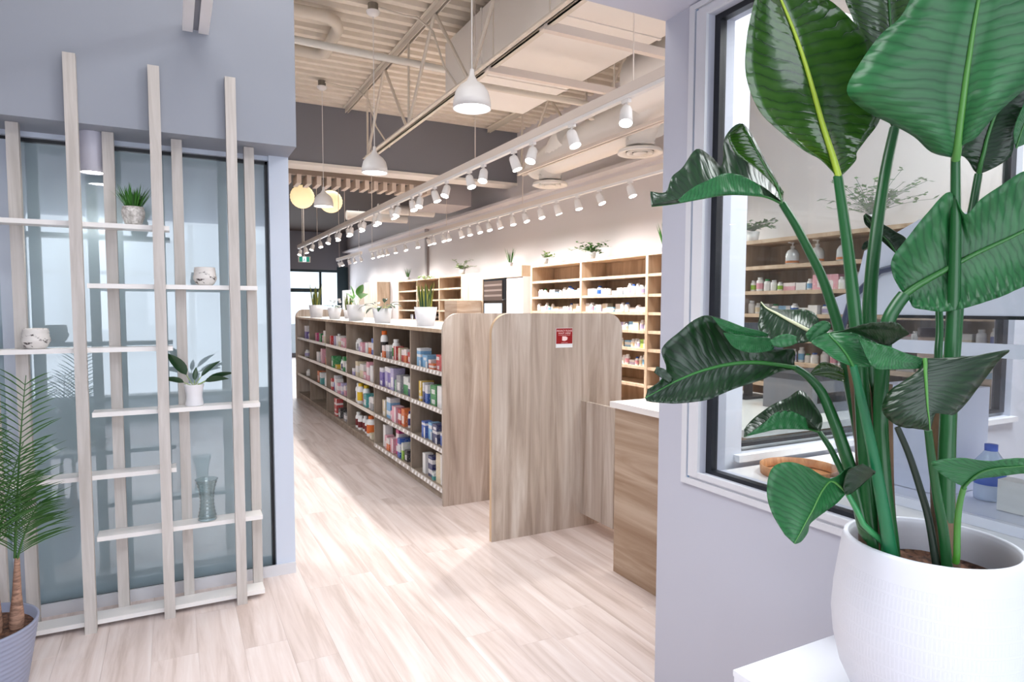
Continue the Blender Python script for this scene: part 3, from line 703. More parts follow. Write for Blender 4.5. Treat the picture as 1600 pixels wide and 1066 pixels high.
def objcol(name):
    m = mat(name, rough=.4); n, l, b = nt(m); oi = n.new('ShaderNodeObjectInfo'); l.new(oi.outputs['Color'], b.inputs['Base Color']); return m
OC = objcol('object_tint')
bot = MB(); bot.lathe([(.0, 0), (.46, .0), (.5, .03), (.5, .70), (.42, .80), (.28, .84), (.28, .86)], seg=12, cap=False)
bot.lathe([(.505, .16), (.505, .58)], seg=12, mi=1, cap=False)
bottle_mesh = bot.mesh('medicine_bottle', [CAPW, OC])
cap_mesh = MB().lathe([(.34, .85), (.34, .99), (.31, 1.0), (0, 1.0)], seg=12, cap=False).mesh('cap', OC)
COLN = {'red': (190, 40, 40), 'orange': (222, 110, 40), 'yellow': (226, 190, 40), 'green': (40, 140, 70), 'teal': (60, 160, 160), 'light blue': (120, 178, 220), 'blue': (40, 90, 180),
        'navy': (30, 40, 100), 'purple': (110, 90, 170), 'magenta': (200, 50, 120), 'pink': (226, 160, 176), 'white': (232, 232, 232), 'grey': (150, 150, 156), 'dark red': (110, 24, 30), 'cream': (222, 208, 178), 'dark': (50, 44, 44), 'lilac': (180, 170, 210), 'lime': (150, 200, 60)}
def box_item(x, y, z, dx, dy, dz, col, label, group, style=None, rz=0):
    o = bpy.data.objects.new('medicine_box', unit_box[R.randrange(4) if style is None else style]); COL.objects.link(o)
    o.location = (x, y, z); o.scale = (dx, dy, dz); o.rotation_euler = (0, 0, rz); o.color = rgb(*COLN[col])
    return tag(o, label, 'box', group)
def bottle_item(x, y, z, d, h, col, label, group, capc='white'):
    t = bpy.data.objects.new('medicine_bottle', bottle_mesh); COL.objects.link(t); t.location = (x, y, z); t.scale = (d, d, h); t.color = rgb(*COLN[col])
    tag(t, label, 'bottle', group)
    c = bpy.data.objects.new('cap', cap_mesh); COL.objects.link(c); c.parent = t; c.color = rgb(*COLN[capc])
    return t
BN = ['nearest gondola bay', 'second gondola bay', 'third gondola bay', 'fourth gondola bay', 'fifth gondola bay', 'farthest gondola bay']
RN = ['bottom', 'third', 'second', 'top']
# per bay, shelf (0 bottom .. 3 top): list of (kind, colour, width along y, height, stack) starting from the near end
G = {
 (0, 3): [('b', 'red', .07, .09, 1), ('b', 'red', .09, .062, 2), ('b', 'red', .09, .062, 2), ('b', 'orange', .10, .045, 1), ('b', 'red', .06, .07, 1), ('b', 'light blue', .12, .05, 2), ('b', 'light blue', .10, .05, 3)],
 (0, 2): [('b', 'dark', .08, .13, 1), ('b', 'white', .12, .085, 2), ('b', 'green', .13, .08, 2), ('b', 'blue', .07, .15, 1), ('b', 'navy', .05, .16, 1), ('b', 'yellow', .06, .055, 3)],
 (0, 1): [('b', 'light blue', .09, .12, 1), ('b', 'blue', .09, .05, 2), ('b', 'navy', .11, .05, 3), ('b', 'light blue', .08, .07, 2), ('b', 'blue', .09, .045, 3)],
 (0, 0): [('b', 'light blue', .10, .15, 1), ('b', 'cream', .15, .24, 1), ('b', 'teal', .05, .06, 1), ('b', 'navy', .10, .085, 2), ('b', 'white', .07, .17, 1)],
 (1, 3): [('b', 'cream', .07, .17, 1), ('b', 'red', .07, .10, 1), ('b', 'orange', .08, .12, 1), ('b', 'red', .08, .11, 1), ('b', 'cream', .07, .12, 1), ('b', 'red', .08, .13, 1), ('t', 'green', .09, .19, 1), ('b', 'grey', .11, .13, 1), ('b', 'orange', .09, .12, 1), ('t', 'dark', .09, .26, 1)],
 (1, 2): [('b', 'yellow', .07, .17, 1), ('b', 'navy', .06, .12, 1), ('b', 'green', .14, .16, 1), ('b', 'grey', .12, .16, 1), ('b', 'green', .05, .11, 1), ('b', 'lilac', .10, .21, 1), ('b', 'purple', .12, .10, 2), ('b', 'lilac', .12, .10, 2), ('b', 'purple', .11, .09, 2)],
 (1, 1): [('b', 'pink', .06, .18, 1), ('t', 'purple', .07, .20, 1), ('t', 'navy', .06, .15, 1), ('b', 'orange', .10, .16, 1), ('b', 'red', .09, .14, 1), ('b', 'pink', .12, .15, 1), ('b', 'pink', .08, .09, 1), ('b', 'light blue', .13, .10, 2), ('b', 'cream', .10, .08, 2)],
 (1, 0): [('t', 'dark', .08, .2, 1), ('t', 'purple', .06, .17, 1), ('b', 'dark', .08, .10, 1), ('b', 'lime', .05, .15, 1), ('b', 'blue', .08, .18, 1), ('b', 'magenta', .09, .12, 2), ('b', 'pink', .08, .14, 1), ('b', 'orange', .09, .12, 1), ('b', 'pink', .08, .13, 1), ('b', 'white', .08, .22, 1)],
 (2, 3): [('b', 'pink', .08, .16, 1), ('b', 'blue', .08, .17, 1), ('b', 'orange', .12, .12, 1), ('b', 'white', .10, .11, 1), ('b', 'pink', .09, .11, 1), ('b', 'lilac', .12, .10, 1), ('t', 'white', .07, .13, 1), ('t', 'grey', .07, .14, 1), ('t', 'white', .07, .12, 1)],
 (2, 2): [('b', 'pink', .12, .08, 2), ('b', 'white', .10, .17, 1), ('b', 'pink', .10, .20, 1), ('b', 'pink', .12, .08, 1), ('b', 'cream', .16, .15, 1), ('b', 'cream', .12, .17, 1), ('b', 'lilac', .10, .08, 1)],
 (2, 1): [('b', 'lime', .09, .12, 1), ('b', 'grey', .12, .14, 1), ('b', 'white', .10, .12, 1), ('b', 'teal', .14, .14, 1), ('t', 'magenta', .10, .22, 1), ('t', 'yellow', .10, .23, 1), ('t', 'white', .08, .22, 1), ('t', 'navy', .08, .20, 1)],
 (2, 0): [('b', 'teal', .12, .13, 1), ('b', 'cream', .10, .06, 1), ('t', 'orange', .14, .22, 1), ('t', 'dark red', .09, .15, 1), ('t', 'dark red', .09, .17, 1), ('t', 'dark red', .09, .16, 1), ('t', 'dark red', .09, .18, 1)],
 (3, 3): [('t', 'white', .07, .2, 1), ('t', 'white', .07, .22, 1), ('b', 'pink', .09, .12, 1), ('b', 'pink', .10, .11, 1), ('b', 'cream', .10, .12, 1), ('b', 'white', .09, .13, 1), ('t', 'white', .07, .15, 1), ('b', 'lilac', .08, .12, 1), ('b', 'red', .06, .12, 1)],
 (3, 2): [('b', 'pink', .08, .15, 1), ('b', 'white', .09, .10, 1), ('b', 'green', .10, .18, 1), ('t', 'navy', .07, .15, 1), ('t', 'white', .07, .13, 1), ('b', 'yellow', .12, .05, 1), ('b', 'green', .12, .15, 1)],
 (3, 1): [('b', 'lime', .10, .14, 1), ('b', 'navy', .06, .12, 1), ('b', 'pink', .10, .12, 1), ('b', 'lilac', .10, .14, 1), ('b', 'pink', .08, .13, 1), ('b', 'white', .10, .17, 1), ('b', 'blue', .08, .20, 1), ('b', 'red', .10, .15, 1)],
 (3, 0): [('t', 'white', .08, .14, 1), ('b', 'grey', .12, .10, 1), ('b', 'dark', .14, .12, 1), ('b', 'red', .14, .055, 4)],
 (4, 3): [('b', 'lime', .09, .10, 1), ('b', 'cream', .10, .17, 1), ('b', 'pink', .10, .10, 1), ('b', 'green', .10, .12, 1), ('b', 'magenta', .09, .12, 1)],
 (4, 2): [('b', 'orange', .14, .10, 1), ('t', 'dark red', .08, .16, 1), ('b', 'pink', .10, .20, 1), ('b', 'white', .14, .14, 1)],
 (4, 1): [('t', 'white', .08, .14, 1), ('t', 'white', .08, .14, 1), ('b', 'teal', .14, .16, 1), ('b', 'orange', .14, .16, 1)],
 (5, 3): [('b', 'lilac', .2, .09, 1), ('b', 'purple', .15, .2, 1)],
 (5, 2): [('t', 'lilac', .1, .12, 1), ('t', 'purple', .1, .13, 1), ('t', 'lilac', .1, .11, 1)],
 (5, 1): [('t', 'white', .12, .10, 1), ('t', 'white', .12, .10, 1)],
}
for (bi, si), items in G.items():
    ya, yb = BAY[bi]+.02, BAY[bi+1]-.02
    tot = sum(i[2]+.006 for i in items); sc = min(1.0, (yb-ya)/tot); gap = (yb-ya-tot*sc)/max(1, len(items))
    y = ya; z = ZS[si]; N = len(items)
    for k, (kd, c, wd, h, st) in enumerate(items):
        wd *= sc; yc = y+wd/2+.002; dep = R.uniform(.07, .12); x = GX+.018+dep/2+R.uniform(0, .03); pos = nth(N-1-k)
        grp = f'medicines on the {RN[3-si] if False else ("bottom", "third", "second", "top")[si]} shelf of the {BN[bi]}'
        row = ('bottom', 'third', 'second', 'top')[si]
        for q in range(st):
            lv = '' if st == 1 else (', bottom of stack' if q == 0 else ', top of stack' if q == st-1 else ', middle of stack')
            if st == 4 and q == 1: lv = ', lower middle of stack'
            if st == 4 and q == 2: lv = ', upper middle of stack'
            if kd == 'b':
                box_item(x, yc, z+q*(h+.0006), dep, wd-.006, h, c, f'{c} carton, {pos} on {row} shelf, {BN[bi]}{lv}', grp, rz=R.uniform(-.03, .03) if st == 1 else 0)
            else:
                bottle_item(x, yc, z, wd-.012, h, c, f'{c} labelled bottle, {pos} on {row} shelf, {BN[bi]}', grp, {'dark': 'orange', 'yellow': 'yellow', 'orange': 'orange', 'navy': 'navy', 'dark red': 'white', 'magenta': 'yellow', 'purple': 'dark', 'green': 'white'}.get(c, 'white'))
        y += wd+.006+gap*R.uniform(.3, 1.0)

# ------------------------------------------------------------------ tall medicine shelving on the right wall
SX = 4.40
def wall_unit(ys, zs, label, top=2.04, dark=False, m='oak_shelving', base=0.0):
    yc = (ys[0]+ys[-1])/2
    t = thing('wall_shelving', label, 'shelf unit', (SX+.18, yc, 0))
    def p(nm, mb, mm=m): o = mb.obj(nm, mm, t); o.location = (-SX-.18, -yc, 0); return o
    for y in ys: p('upright', MB().box(SX, WX-.01, y-.02, y+.02, 0, top))
    p('back_panel', MB().box(WX-.02, WX-.008, ys[0], ys[-1], 0, top))
    p('top_board', MB().box(SX, WX-.01, ys[0]-.02, ys[-1]+.02, top, top+.03))
    for a, b in zip(ys[:-1], ys[1:]):
        for z in zs:
            p('shelf', MB().box(SX+.005, WX-.02, a+.02, b-.02, z-.03, z))
    p('base_cabinet', MB().box(SX, WX-.02, ys[0]+.02, ys[-1]-.02, 0, .42))
    return t
ZW = [1.851, 1.640, 1.449, 1.254, 1.063, .872, .680]
YB = [-.80, .44, 1.68, 2.92, 4.154, 5.392, 6.632, 7.856]
wall_unit(YB, ZW, 'long wood-look medicine shelving on the right wall, in view behind partition and window')
# bottles / boxes on it
def fill(a, b, z, n, mode, bay, row, hmax):
    y = a+.05; k = 0; grp = f'medicines on the {row} shelf of the {bay}'; lst = []
    while y < b-.06 and k < n:
        if R.random() < mode:
            d = R.uniform(.045, .065); h = R.uniform(.07, min(.125, hmax)); lst.append(('t', y, d, h)); y += d+R.uniform(.004, .02)
        else:
            d = R.uniform(.07, .13); h = R.uniform(.05, min(.10, hmax)); lst.append(('b', y, d, h)); y += d+R.uniform(.004, .02)
        k += 1
    N = len(lst)
    for k, (kd, y, d, h) in enumerate(lst):
        x = SX+.04+d/2+R.uniform(0, .03); pos = nth(N-1-k)
        c = R.choice(['white', 'white', 'cream', 'lilac', 'light blue', 'pink', 'white', 'lime' if R.random() < .3 else 'white', 'blue' if R.random() < .4 else 'white'])
        cp = R.choice(['white']*6+['green', 'blue'])
        if kd == 't': bottle_item(x, y+d/2, z, d, h, c, f'white bottle, {c} label, {pos} on {row} shelf, {bay}' if c != 'white' else f'plain white bottle, {pos} on {row} shelf, {bay}', grp, cp)
        else: box_item(x, y+d/2, z, .08, d, h, c, f'{c} carton, {pos} on {row} shelf, {bay}' if c != 'white' else f'plain white carton, {pos} on {row} shelf, {bay}', grp)
rows = ['second', 'third', 'fourth', 'fifth', 'sixth', 'seventh', 'eighth']
for bi, (a, b) in enumerate(zip(YB[:-1], YB[1:])):
    bay = {6: 'leftmost wall bay', 5: 'second wall bay', 4: 'third wall bay', 3: 'first bay behind glass', 2: 'second bay behind glass', 1: 'third bay behind glass'}.get(bi)
    if not bay: continue
    zz = list(enumerate(ZW))
    for ri, z in zz:
        if ri == 0: continue
        if bi == 6 and ri > 2: continue
        if bi == 5 and ri > 5: continue
        if bi == 1 and ri > 2: continue
        if bi in (2, 3) and ri > 4: continue
        aa, bb = a+.02, b-.02
        n = 30
        if bi == 5 and ri > 2: bb = a+.55
        if bi == 4: n = 6 if ri > 1 else 5
        if bi == 1: n = 6
        fill(aa, bb, z, n, .75 if ri % 2 else .6, bay, rows[ri-1], .13)
# things in the window bays: pump bottles on the second shelf
def pump(x, y, z, label):
    t = thing('pump_bottle', label, 'bottle', (x, y, z), 'pump bottles on the wall shelving')
    MB().lathe([(.0, 0), (.048, 0), (.052, .01), (.052, .085), (.035, .115), (.014, .125), (.014, .135)], seg=20, cap=False).obj('bottle_body', mat('clear_plastic', rgb(214, 218, 222), .15), t)
    MB().lathe([(.053, .012), (.053, .03)], seg=20, cap=False).obj('amber_label', mat('amber_label', rgb(196, 122, 70), .4), t)
    g = MB(); g.lathe([(.016, .135), (.016, .15), (.006, .152), (.006, .17), (.012, .172), (.012, .18), (0, .18)], seg=12, cap=False); g.box(-.05, 0, -.006, .006, .172, .18); g.obj('pump', CAPW, t)
for i, y in enumerate((3.68, 3.45, 3.22)): pump(SX+.1, y, 1.851, f'{["left", "middle", "right"][i]} of three clear pump bottles seen through the window')
box_item(SX+.1, 3.34, 1.641, .09, .22, .115, 'pink', 'colourful patterned carton behind the glass among white bottles', None, 2)

# far wall units
wall_unit([10.30, 11.36, 12.6, 13.8], [1.84, 1.64, 1.44, 1.24, 1.03], 'three bay wood-look shelving beyond the fridge', top=2.03)
tag(MB().box(SX+.05, WX-.01, 15.65, 16.86, 0, 2.11).obj('tall_cabinet', 'oak_shelving'), 'tall wood-look cabinet far along the white wall', 'cabinet')
tag(MB().box(SX+.02, WX-.01, 17.3, 19.2, 0, 1.97).obj('tall_cabinet', mat('cream_cabinet', rgb(214, 204, 194), .5)), 'cream cabinet at the far corner beside the street window', 'cabinet')
# fridge and its wooden surround
t = thing('fridge_surround', 'wood-look cabinet wall framing the black fridge', 'cabinet', (SX+.2, 9.2, 0))
def p(nm, mb, mm='oak_shelving', loc=(-SX-.2, -9.2, 0)): o = mb.obj(nm, mm, t); o.location = loc; return o
p('side_panel', MB().box(SX-.02, WX-.01, 9.40, 10.27, 0, 2.05)); p('header_panel', MB().box(SX-.02, WX-.01, 8.1, 9.40, 1.935, 2.09)); p('door', MB().box(SX, WX-.01, 8.1, 8.60, 0, 1.935), WALLW)
p('low_cabinet', MB().box(SX-.45, SX-.03, 9.42, 9.95, 0, 1.60), 'oak_horizontal')
t = thing('fridge', 'black glass door fridge with a lit screen set in the wood surround', 'fridge', (SX+.15, 9.0, 0))
def p(nm, mb, mm): o = mb.obj(nm, mm, t); o.location = (-SX-.15, -9.0, 0); return o
p('fridge_body', MB().box(SX+.02, WX-.02, 8.61, 9.39, 0, 1.93), BLACK)
p('door_frame', MB().box(SX-.01, SX+.02, 8.61, 9.39, .02, 1.93), mat('fridge_black', rgb(14, 14, 16), .2))
p('upper_glass', MB().box(SX-.016, SX-.011, 8.72, 9.36, 1.60, 1.90), mat('smoked_glass', rgb(72, 62, 58), .1))
for z in (1.66, 1.74, 1.82): p('inner_shelf', MB().box(SX-.018, SX-.016, 8.73, 9.35, z, z+.03), mat('smoked_shelf', rgb(100, 86, 80), .3))
p('screen', MB().box(SX-.016, SX-.011, 8.74, 9.34, 1.20, 1.555), mat('blue_screen', rgb(200, 220, 240), .2, emit=rgb(190, 215, 240), es=1.2))
for yy in (8.66, 9.33): p('hinge', MB().box(SX-.03, SX-.01, yy, yy+.05, 1.60, 1.615), CHROME)
tag(MB().box(WX-.03, WX, 7.98, 8.02, 1.80, 1.84).obj('door_closer', BLACK), 'tiny black button on the white wall beside the shelving', 'switch')

for i, (y, c, h) in enumerate(((13.1, 'dark', .10), (12.8, 'purple', .16), (11.9, 'dark', .12), (12.2, 'cream', .10))):
    box_item(SX+.12, y, 1.24, .12, .16, h, c, f'{["dark tray", "purple box", "second dark tray", "cream box"][i]} on a shelf of the far three bay shelving', None)
# plants on top of the wall shelving
def pothos(x, y, z, n, label, rad=.16, trail=.5, name='trailing_plant', m=GREEN1, pr=.055):
    t = thing(name, label, 'potted plant', (x, y, z))
    MB().lathe([(0, 0), (pr*.75, 0), (pr, .09), (pr*.9, .09), (0, .08)], seg=18, cap=False).obj('pot', POTW, t)
    g = MB(); st = MB()
    for i in range(n):
        a = R.random()*2*PI; b = Vector((0, 0, .09)); d = Vector((math.cos(a)*.8, math.sin(a)*.8, R.uniform(.3, 1.2)))
        L_ = R.uniform(.4, 1)*rad*1.3; q = b.copy(); d.normalize(); pts = [q.copy()]
        for k in range(4): q = q+d*(L_/4); d = (d+Vector((0, 0, -trail*.5))).normalized(); q.z = max(q.z, .012); pts.append(q.copy())
        st.tube(pts, .0015, 4)
        for k in range(1, 5):
            for _ in range(3):
                a2 = R.random()*2*PI; c = pts[k]; s_ = R.uniform(.016, .030); u = Vector((math.cos(a2), math.sin(a2), R.uniform(-.3, .6))).normalized(); w = u.cross(Vector((0, 0, 1))).normalized()
                e = c+u*s_*2; e.z = max(e.z, .004)
                g.add([c, c+u*s_+w*s_*.7, e, c+u*s_-w*s_*.7], [(0, 1, 2, 3)])
    tag(st.obj('stems', STEMG, t), kind='stuff'); tag(g.obj('foliage', m, t), kind='stuff')
def grasspot(x, y, z, label, h=.18, m='grass_green'):
    t = thing('potted_grass', label, 'potted plant', (x, y, z))
    MB().lathe([(0, 0), (.035, 0), (.045, .08), (.04, .08), (0, .07)], seg=18, cap=False).obj('pot', POTW, t)
    g = MB()
    for i in range(26):
        a = R.random()*2*PI; blade(g, (.02*math.cos(a), .02*math.sin(a), .07), (math.cos(a)*.3, math.sin(a)*.3, 1), R.uniform(.5, 1)*h, .006, .2, 3)
    tag(g.obj('foliage', MAT[m], t), kind='stuff')
BG = mat('bright_leaf', rgb(120, 160, 60), .5)
grasspot(4.55, 13.6, 2.06, 'small bright green grass on the far three bay shelving', .25)
pothos(4.50, 10.5, 2.06, 16, 'bushy pale green plant above the third shelving bay', .2, .4, m=GREEN3)
grasspot(4.55, 8.78, 2.09, 'small bright green grass on the fridge surround', .27)
pothos(4.52, 7.7, 2.07, 8, 'sparse leafy plant at the left end of the wall shelving', .17, .4, m=BG)
pothos(4.52, 6.58, 2.07, 22, 'bushy trailing plant above the upright of the wall shelving', .20, .55, m=GREEN1)
grasspot(4.55, 5.30, 2.07, 'tuft of green grass above the shelving beside the lilac wall', .25)
pothos(4.52, 4.11, 2.07, 26, 'trailing plant in white pot seen at the left of the window', .18, .55, m=GREEN1)
pothos(4.45, 2.98, 2.07, 40, 'large spreading leafy plant seen through the window between the stems', .32, .25, m=GREEN1)

# plants on the gondola
def pot(t, r0, r1, h, m=POTW, nm='planter', seg=28, square=False):
    MB().lathe([(0, 0), (r0, 0), (r1, h), (r1*.93, h), (r1*.88, h-.02), (0, h-.02)], seg=seg, cap=False, sm=not square).obj(nm, m, t)
def snake(x, y, label, n, hh, r0, r1, h, sq=False):
    t = thing('snake_plant', label, 'potted plant', (x, y, GT+.002)); pot(t, r0, r1, h, seg=28)
    for i in range(n):
        a = 2*PI*i/n+R.random(); l = hh*R.uniform(.65, 1); g = MB(); rr = r1*.45
        d = Vector((math.cos(a)*.12, math.sin(a)*.12, 1)); p0 = Vector((math.cos(a)*rr, math.sin(a)*rr, h-.03)); sd = Vector((-math.sin(a), math.cos(a), 0)); vs = []
        for k in range(7):
            u = k/6; ww = .019*(1-u**2.5)+.0005; c = p0+d*l*u; nn = sd.cross(d).normalized()
            vs += [c-sd*ww, c-sd*ww*.55+nn*.004, c+sd*ww*.55+nn*.004, c+sd*ww]
        fs = []; ms = []
        for k in range(6):
            for j in range(3): fs.append((4*k+j, 4*k+j+1, 4*k+4+j+1, 4*k+4+j)); ms.append(0 if j == 1 else 1)
        for f, mm in zip(fs, ms): g.add([vs[q] for q in f], [(0, 1, 2, 3)], mm)
        g.obj('leaf', [GREEN2, mat('snake_margin', rgb(150, 150, 60), .45)], t)
    return t
sp_ = snake(1.94, 5.33, 'snake plant in a big tapered white pot on the near end of the shelving', 13, .27, .075, .100, .165)
def leafy(x, y, label, leaves, r0, r1, h, m, nm='potted_plant', flower=None):
    t = thing(nm, label, 'potted plant', (x, y, GT+.002)); pot(t, r0, r1, h)
    for d, l, w_, dr in leaves: oval_leaf(t, (R.uniform(-.02, .02), R.uniform(-.02, .02), h-.02), d, l, w_, dr, m)
    return t
leafy(1.93, 6.6, 'dark arching leafy plant in a round white pot on the shelving', [((math.cos(a), math.sin(a), s), l, .028, 1.3) for a, s, l in ((0, .8, .22), (.8, .5, .25), (1.7, 1.2, .2), (2.6, .6, .26), (3.4, .9, .22), (4.2, .5, .26), (5.1, .7, .25), (5.8, 1.1, .22), (1.2, .3, .22), (4.6, 1.4, .25), (2.2, .35, .25))], .08, .105, .15, GREEN2, 'leafy_plant')
tM = leafy(1.93, 7.7, 'broad leafed plant in a white pot left of the dark arching plant', [((.2, -.9, .9), .33, .06, .8), ((.1, -.4, 1.2), .30, .05, .9), ((-.4, .3, 1), .22, .04, 1.0), ((-.6, -.5, .7), .18, .03, 1), ((.0, .8, 1), .28, .045, .9), ((-.2, .1, 1.4), .26, .04, .7)], .085, .112, .19, GREEN1, 'broadleaf_plant')
grp = leafy(1.93, 8.85, 'white flowering plant in a small round white pot on the shelving', [((math.cos(a), math.sin(a), .8), .16, .022, 1.0) for a in (0, 1, 2, 3, 4, 5)], .065, .095, .15, GREEN2, 'flowering_plant')
for i in range(9):
    a = R.random()*2*PI; c = (R.uniform(-.09, .09), R.uniform(-.1, .1), R.uniform(.16, .27))
    MB().lathe([(0, -.012), (.018, -.004), (.022, .008), (0, .002)], c=c, seg=8, cap=False).obj('flower', WHITE, grp)
snake(1.93, 10.1, 'tall snake plant in a white pot at the far end of the shelving', 12, .36, .085, .108, .19)
snake(2.2, 9.2, 'dark narrow snake plant behind the white flowers', 6, .3, .05, .07, .12)
for i in range(9):
    a = 2*PI*i/9; oval_leaf(sp_, (0, 0, .40), (math.cos(a), math.sin(a), .9), R.uniform(.09, .13), .014, 1.6, GREEN3, 'flower_leaf')
# exit sign
t = thing('exit_sign', 'green and white running figure exit sign at the far end', 'sign', (2.43, 13.9, 2.47))
MB().box(-.12, .12, -.02, .02, -.06, .06).obj('sign_body', mat('sign_housing', rgb(200, 196, 190), .5), t)
MB().box(-.10, -.035, -.024, -.02, -.05, .05).obj('green_panel', mat('exit_green', rgb(20, 130, 110), .4, emit=rgb(20, 130, 110), es=.6), t)
MB().box(.035, .10, -.024, -.02, -.05, .05).obj('green_panel', MAT['exit_green'], t)
pn = MB().box(-.035, .035, -.024, -.02, -.05, .05).obj('white_panel', mat('exit_white', rgb(225, 235, 250), .4, emit=rgb(225, 235, 250), es=1.2), t)
g = MB(); g.box(-.008, .008, -.026, -.024, -.01, .02); g.box(-.02, -.004, -.026, -.024, -.04, -.008); g.box(.004, .018, -.026, -.024, -.035, -.008); g.lathe([(.0, 0), (.008, 0)], c=(0, -.0255, .032), seg=10, axis=(0, -1, 0), cap=False)
g.obj('running_figure', MAT['exit_green'], pn)
MB().tube([(0, 0, .06), (0, 0, 1.25)], .008, 6).obj('suspension_rod', RAIL, t)

# ------------------------------------------------------------------ compounding room behind the window
t = thing('bench', 'white worktop bench along the window of the compounding room', 'worktop', (2.3, .9, 0))
MB().box(-.49, .35, -1.5, .94, .83, .865).obj('worktop', COUNTERW, t); MB().box(-.47, .33, -1.48, .92, 0, .83).obj('cabinet_body', WHITE, t)
t = thing('tray', 'round bamboo tray with raised rim on the white worktop', 'tray', (2.10, 1.66, .866))
BAM = noise_mix(mat('bamboo', rough=.5), rgb(176, 116, 70), rgb(214, 156, 104), (20, 3, 3), 3, 4, coord='obj')
MB().lathe([(0, 0), (.13, 0), (.135, .002)], seg=40, cap=False).obj('tray_base', BAM, t)
MB().lathe([(.130, 0), (.137, .0), (.140, .035), (.134, .035), (.130, .004)], seg=40, cap=False).obj('rim', BAM, t)
# powder enclosure: white hood over clear acrylic walls
hx0, hx1, hy0, hy1 = 2.06, 2.56, .35, 1.50
t = thing('powder_hood', 'white powder containment hood with clear acrylic walls on the worktop', 'fume hood', ((hx0+hx1)/2, (hy0+hy1)/2, .866))
def hp(nm, mb, mm): o = mb.obj(nm, mm, t); o.location = (-(hx0+hx1)/2, -(hy0+hy1)/2, -.866); return o
HW = mat('hood_white', rgb(226, 228, 240), .35)
hp('hood_cover', MB().prism([(hy0, 1.478), (hy1+.02, 1.478), (hy1+.02, 1.53), (hy1-.07, 1.56), (hy1-.10, 1.69), (hy1-.28, 1.775), (hy0, 1.80)], 0, hx0, hx1), HW)
hp('black_trim', MB().box(hx0-.003, hx1, hy0, hy1-.2, 1.468, 1.478), BLACK)
hp('side_pane', MB().box(hx0+.004, hx0+.012, hy0, hy1, .90, 1.468), ACRYL)
hp('end_pane', MB().box(hx0+.012, hx1, hy1-.008, hy1, .90, 1.468), ACRYL)
hp('back_pane', MB().box(hx1-.012, hx1, hy0, hy1-.008, .90, 1.468), ACRYL)
hp('base', MB().box(hx0, hx1, hy0, hy1, .866, .895), HW)
hp('front_rail', MB().box(hx0-.006, hx0+.004, hy0, hy1, 1.36, 1.40), HW)
hd2 = hp('hinge_bracket', MB().prism([(1.19, 1.70), (1.255, 1.70), (1.255, 1.62), (1.222, 1.585), (1.19, 1.62)], 0, hx0-.012, hx0), mat('dark_bracket', rgb(70, 64, 66), .4))
hp('support_arm', MB().tube([(hx0-.01, 1.24, 1.64), (hx0-.01, 1.34, 1.62), (hx0-.015, 1.43, 1.53), (hx0-.015, 1.47, 1.40)], .011, 8), mat('blue_grey_arm', rgb(56, 62, 90), .4))
hp('warning_mark', MB().prism([(1.175, 1.55), (1.21, 1.55), (1.1925, 1.58)], 0, hx0-.003, hx0), mat('warning_yellow', rgb(228, 180, 40), .4))
# glassware etc in the hood
t = thing('jar', 'kraft jar with dark lid inside the hood', 'jar', (2.3, 1.30, 1.12))
t.location = (2.30, 1.30, .897)
MB().lathe([(0, .34), (.042, .34), (.046, .37), (.046, .50), (.04, .51)], seg=24).obj('jar_body', mat('kraft', rgb(222, 190, 166), .6), t)
MB().lathe([(.048, .505), (.048, .535), (0, .535)], seg=24, cap=False).obj('lid', mat('dark_lid', rgb(90, 76, 74), .4), t)
MB().box(-.12, .12, -.12, .12, .0, .34).obj('riser', HW, t)
t = thing('wash_bottle', 'clear wash bottle with blue label inside the hood', 'bottle', (2.28, 1.10, .897))
MB().lathe([(0, 0), (.04, 0), (.042, .01), (.042, .12), (.02, .15), (.014, .16)], seg=20, cap=False).obj('bottle_body', mat('pale_plastic', rgb(206, 218, 236), .2), t)
MB().lathe([(.0425, .05), (.0425, .10)], seg=20, cap=False).obj('blue_label', mat('blue_label', rgb(70, 110, 200), .4), t)
MB().lathe([(.018, .155), (.018, .175), (0, .175)], seg=16, cap=False).obj('cap', mat('blue_cap2', rgb(60, 100, 200), .4), t)
t = thing('glass_beaker', 'clear glass beaker at the right inside the hood', 'beaker', (2.25, .78, .897))
MB().lathe([(0, 0), (.05, 0), (.052, .01), (.052, .12), (.056, .13), (.05, .12), (.05, .01), (0, .006)], seg=24, cap=False).obj('beaker_body', VASEG, t)
tag(MB().box(2.18, 2.24, .96, 1.03, .897, .99).obj('paper_box', mat('cream_box', rgb(236, 232, 222), .5)), 'cream paper box beside the wash bottle in the hood', 'box')
# printers / drawers on the dispensary side
t = thing('label_printer', 'grey printer on the counter behind the inner window', 'printer', (3.0, 2.3, .973))
MB().box(-.2, .2, -.15, .15, 0, .16).obj('printer_body', mat('grey_plastic', rgb(120, 120, 126), .5), t); MB().box(-.16, .16, -.152, -.15, .05, .10).obj('paper_slot', BLACK, t); MB().box(-.2, .2, -.15, .15, .16, .19).obj('lid', mat('dark_grey_plastic', rgb(70, 70, 76), .5), t)
t = thing('monitor', 'dark monitor on the dispensary counter behind the inner window', 'monitor', (3.0, 2.72, .973))
MB().box(-.25, .25, -.015, .015, .12, .44).obj('screen', mat('screen_dark', rgb(80, 84, 94), .2), t); MB().box(-.02, .02, .0, .03, 0, .2).obj('stand', BLACK, t); MB().box(-.1, .1, -.06, .08, 0, .012).obj('stand_foot', BLACK, t)
tag(MB().box(3.3, 3.44, 3.35, 3.55, .0, 1.06).obj('pull_out_bin', mat('red_bin', rgb(150, 40, 40), .5)), 'red bin standing past the counter, behind the inner window', 'bin')

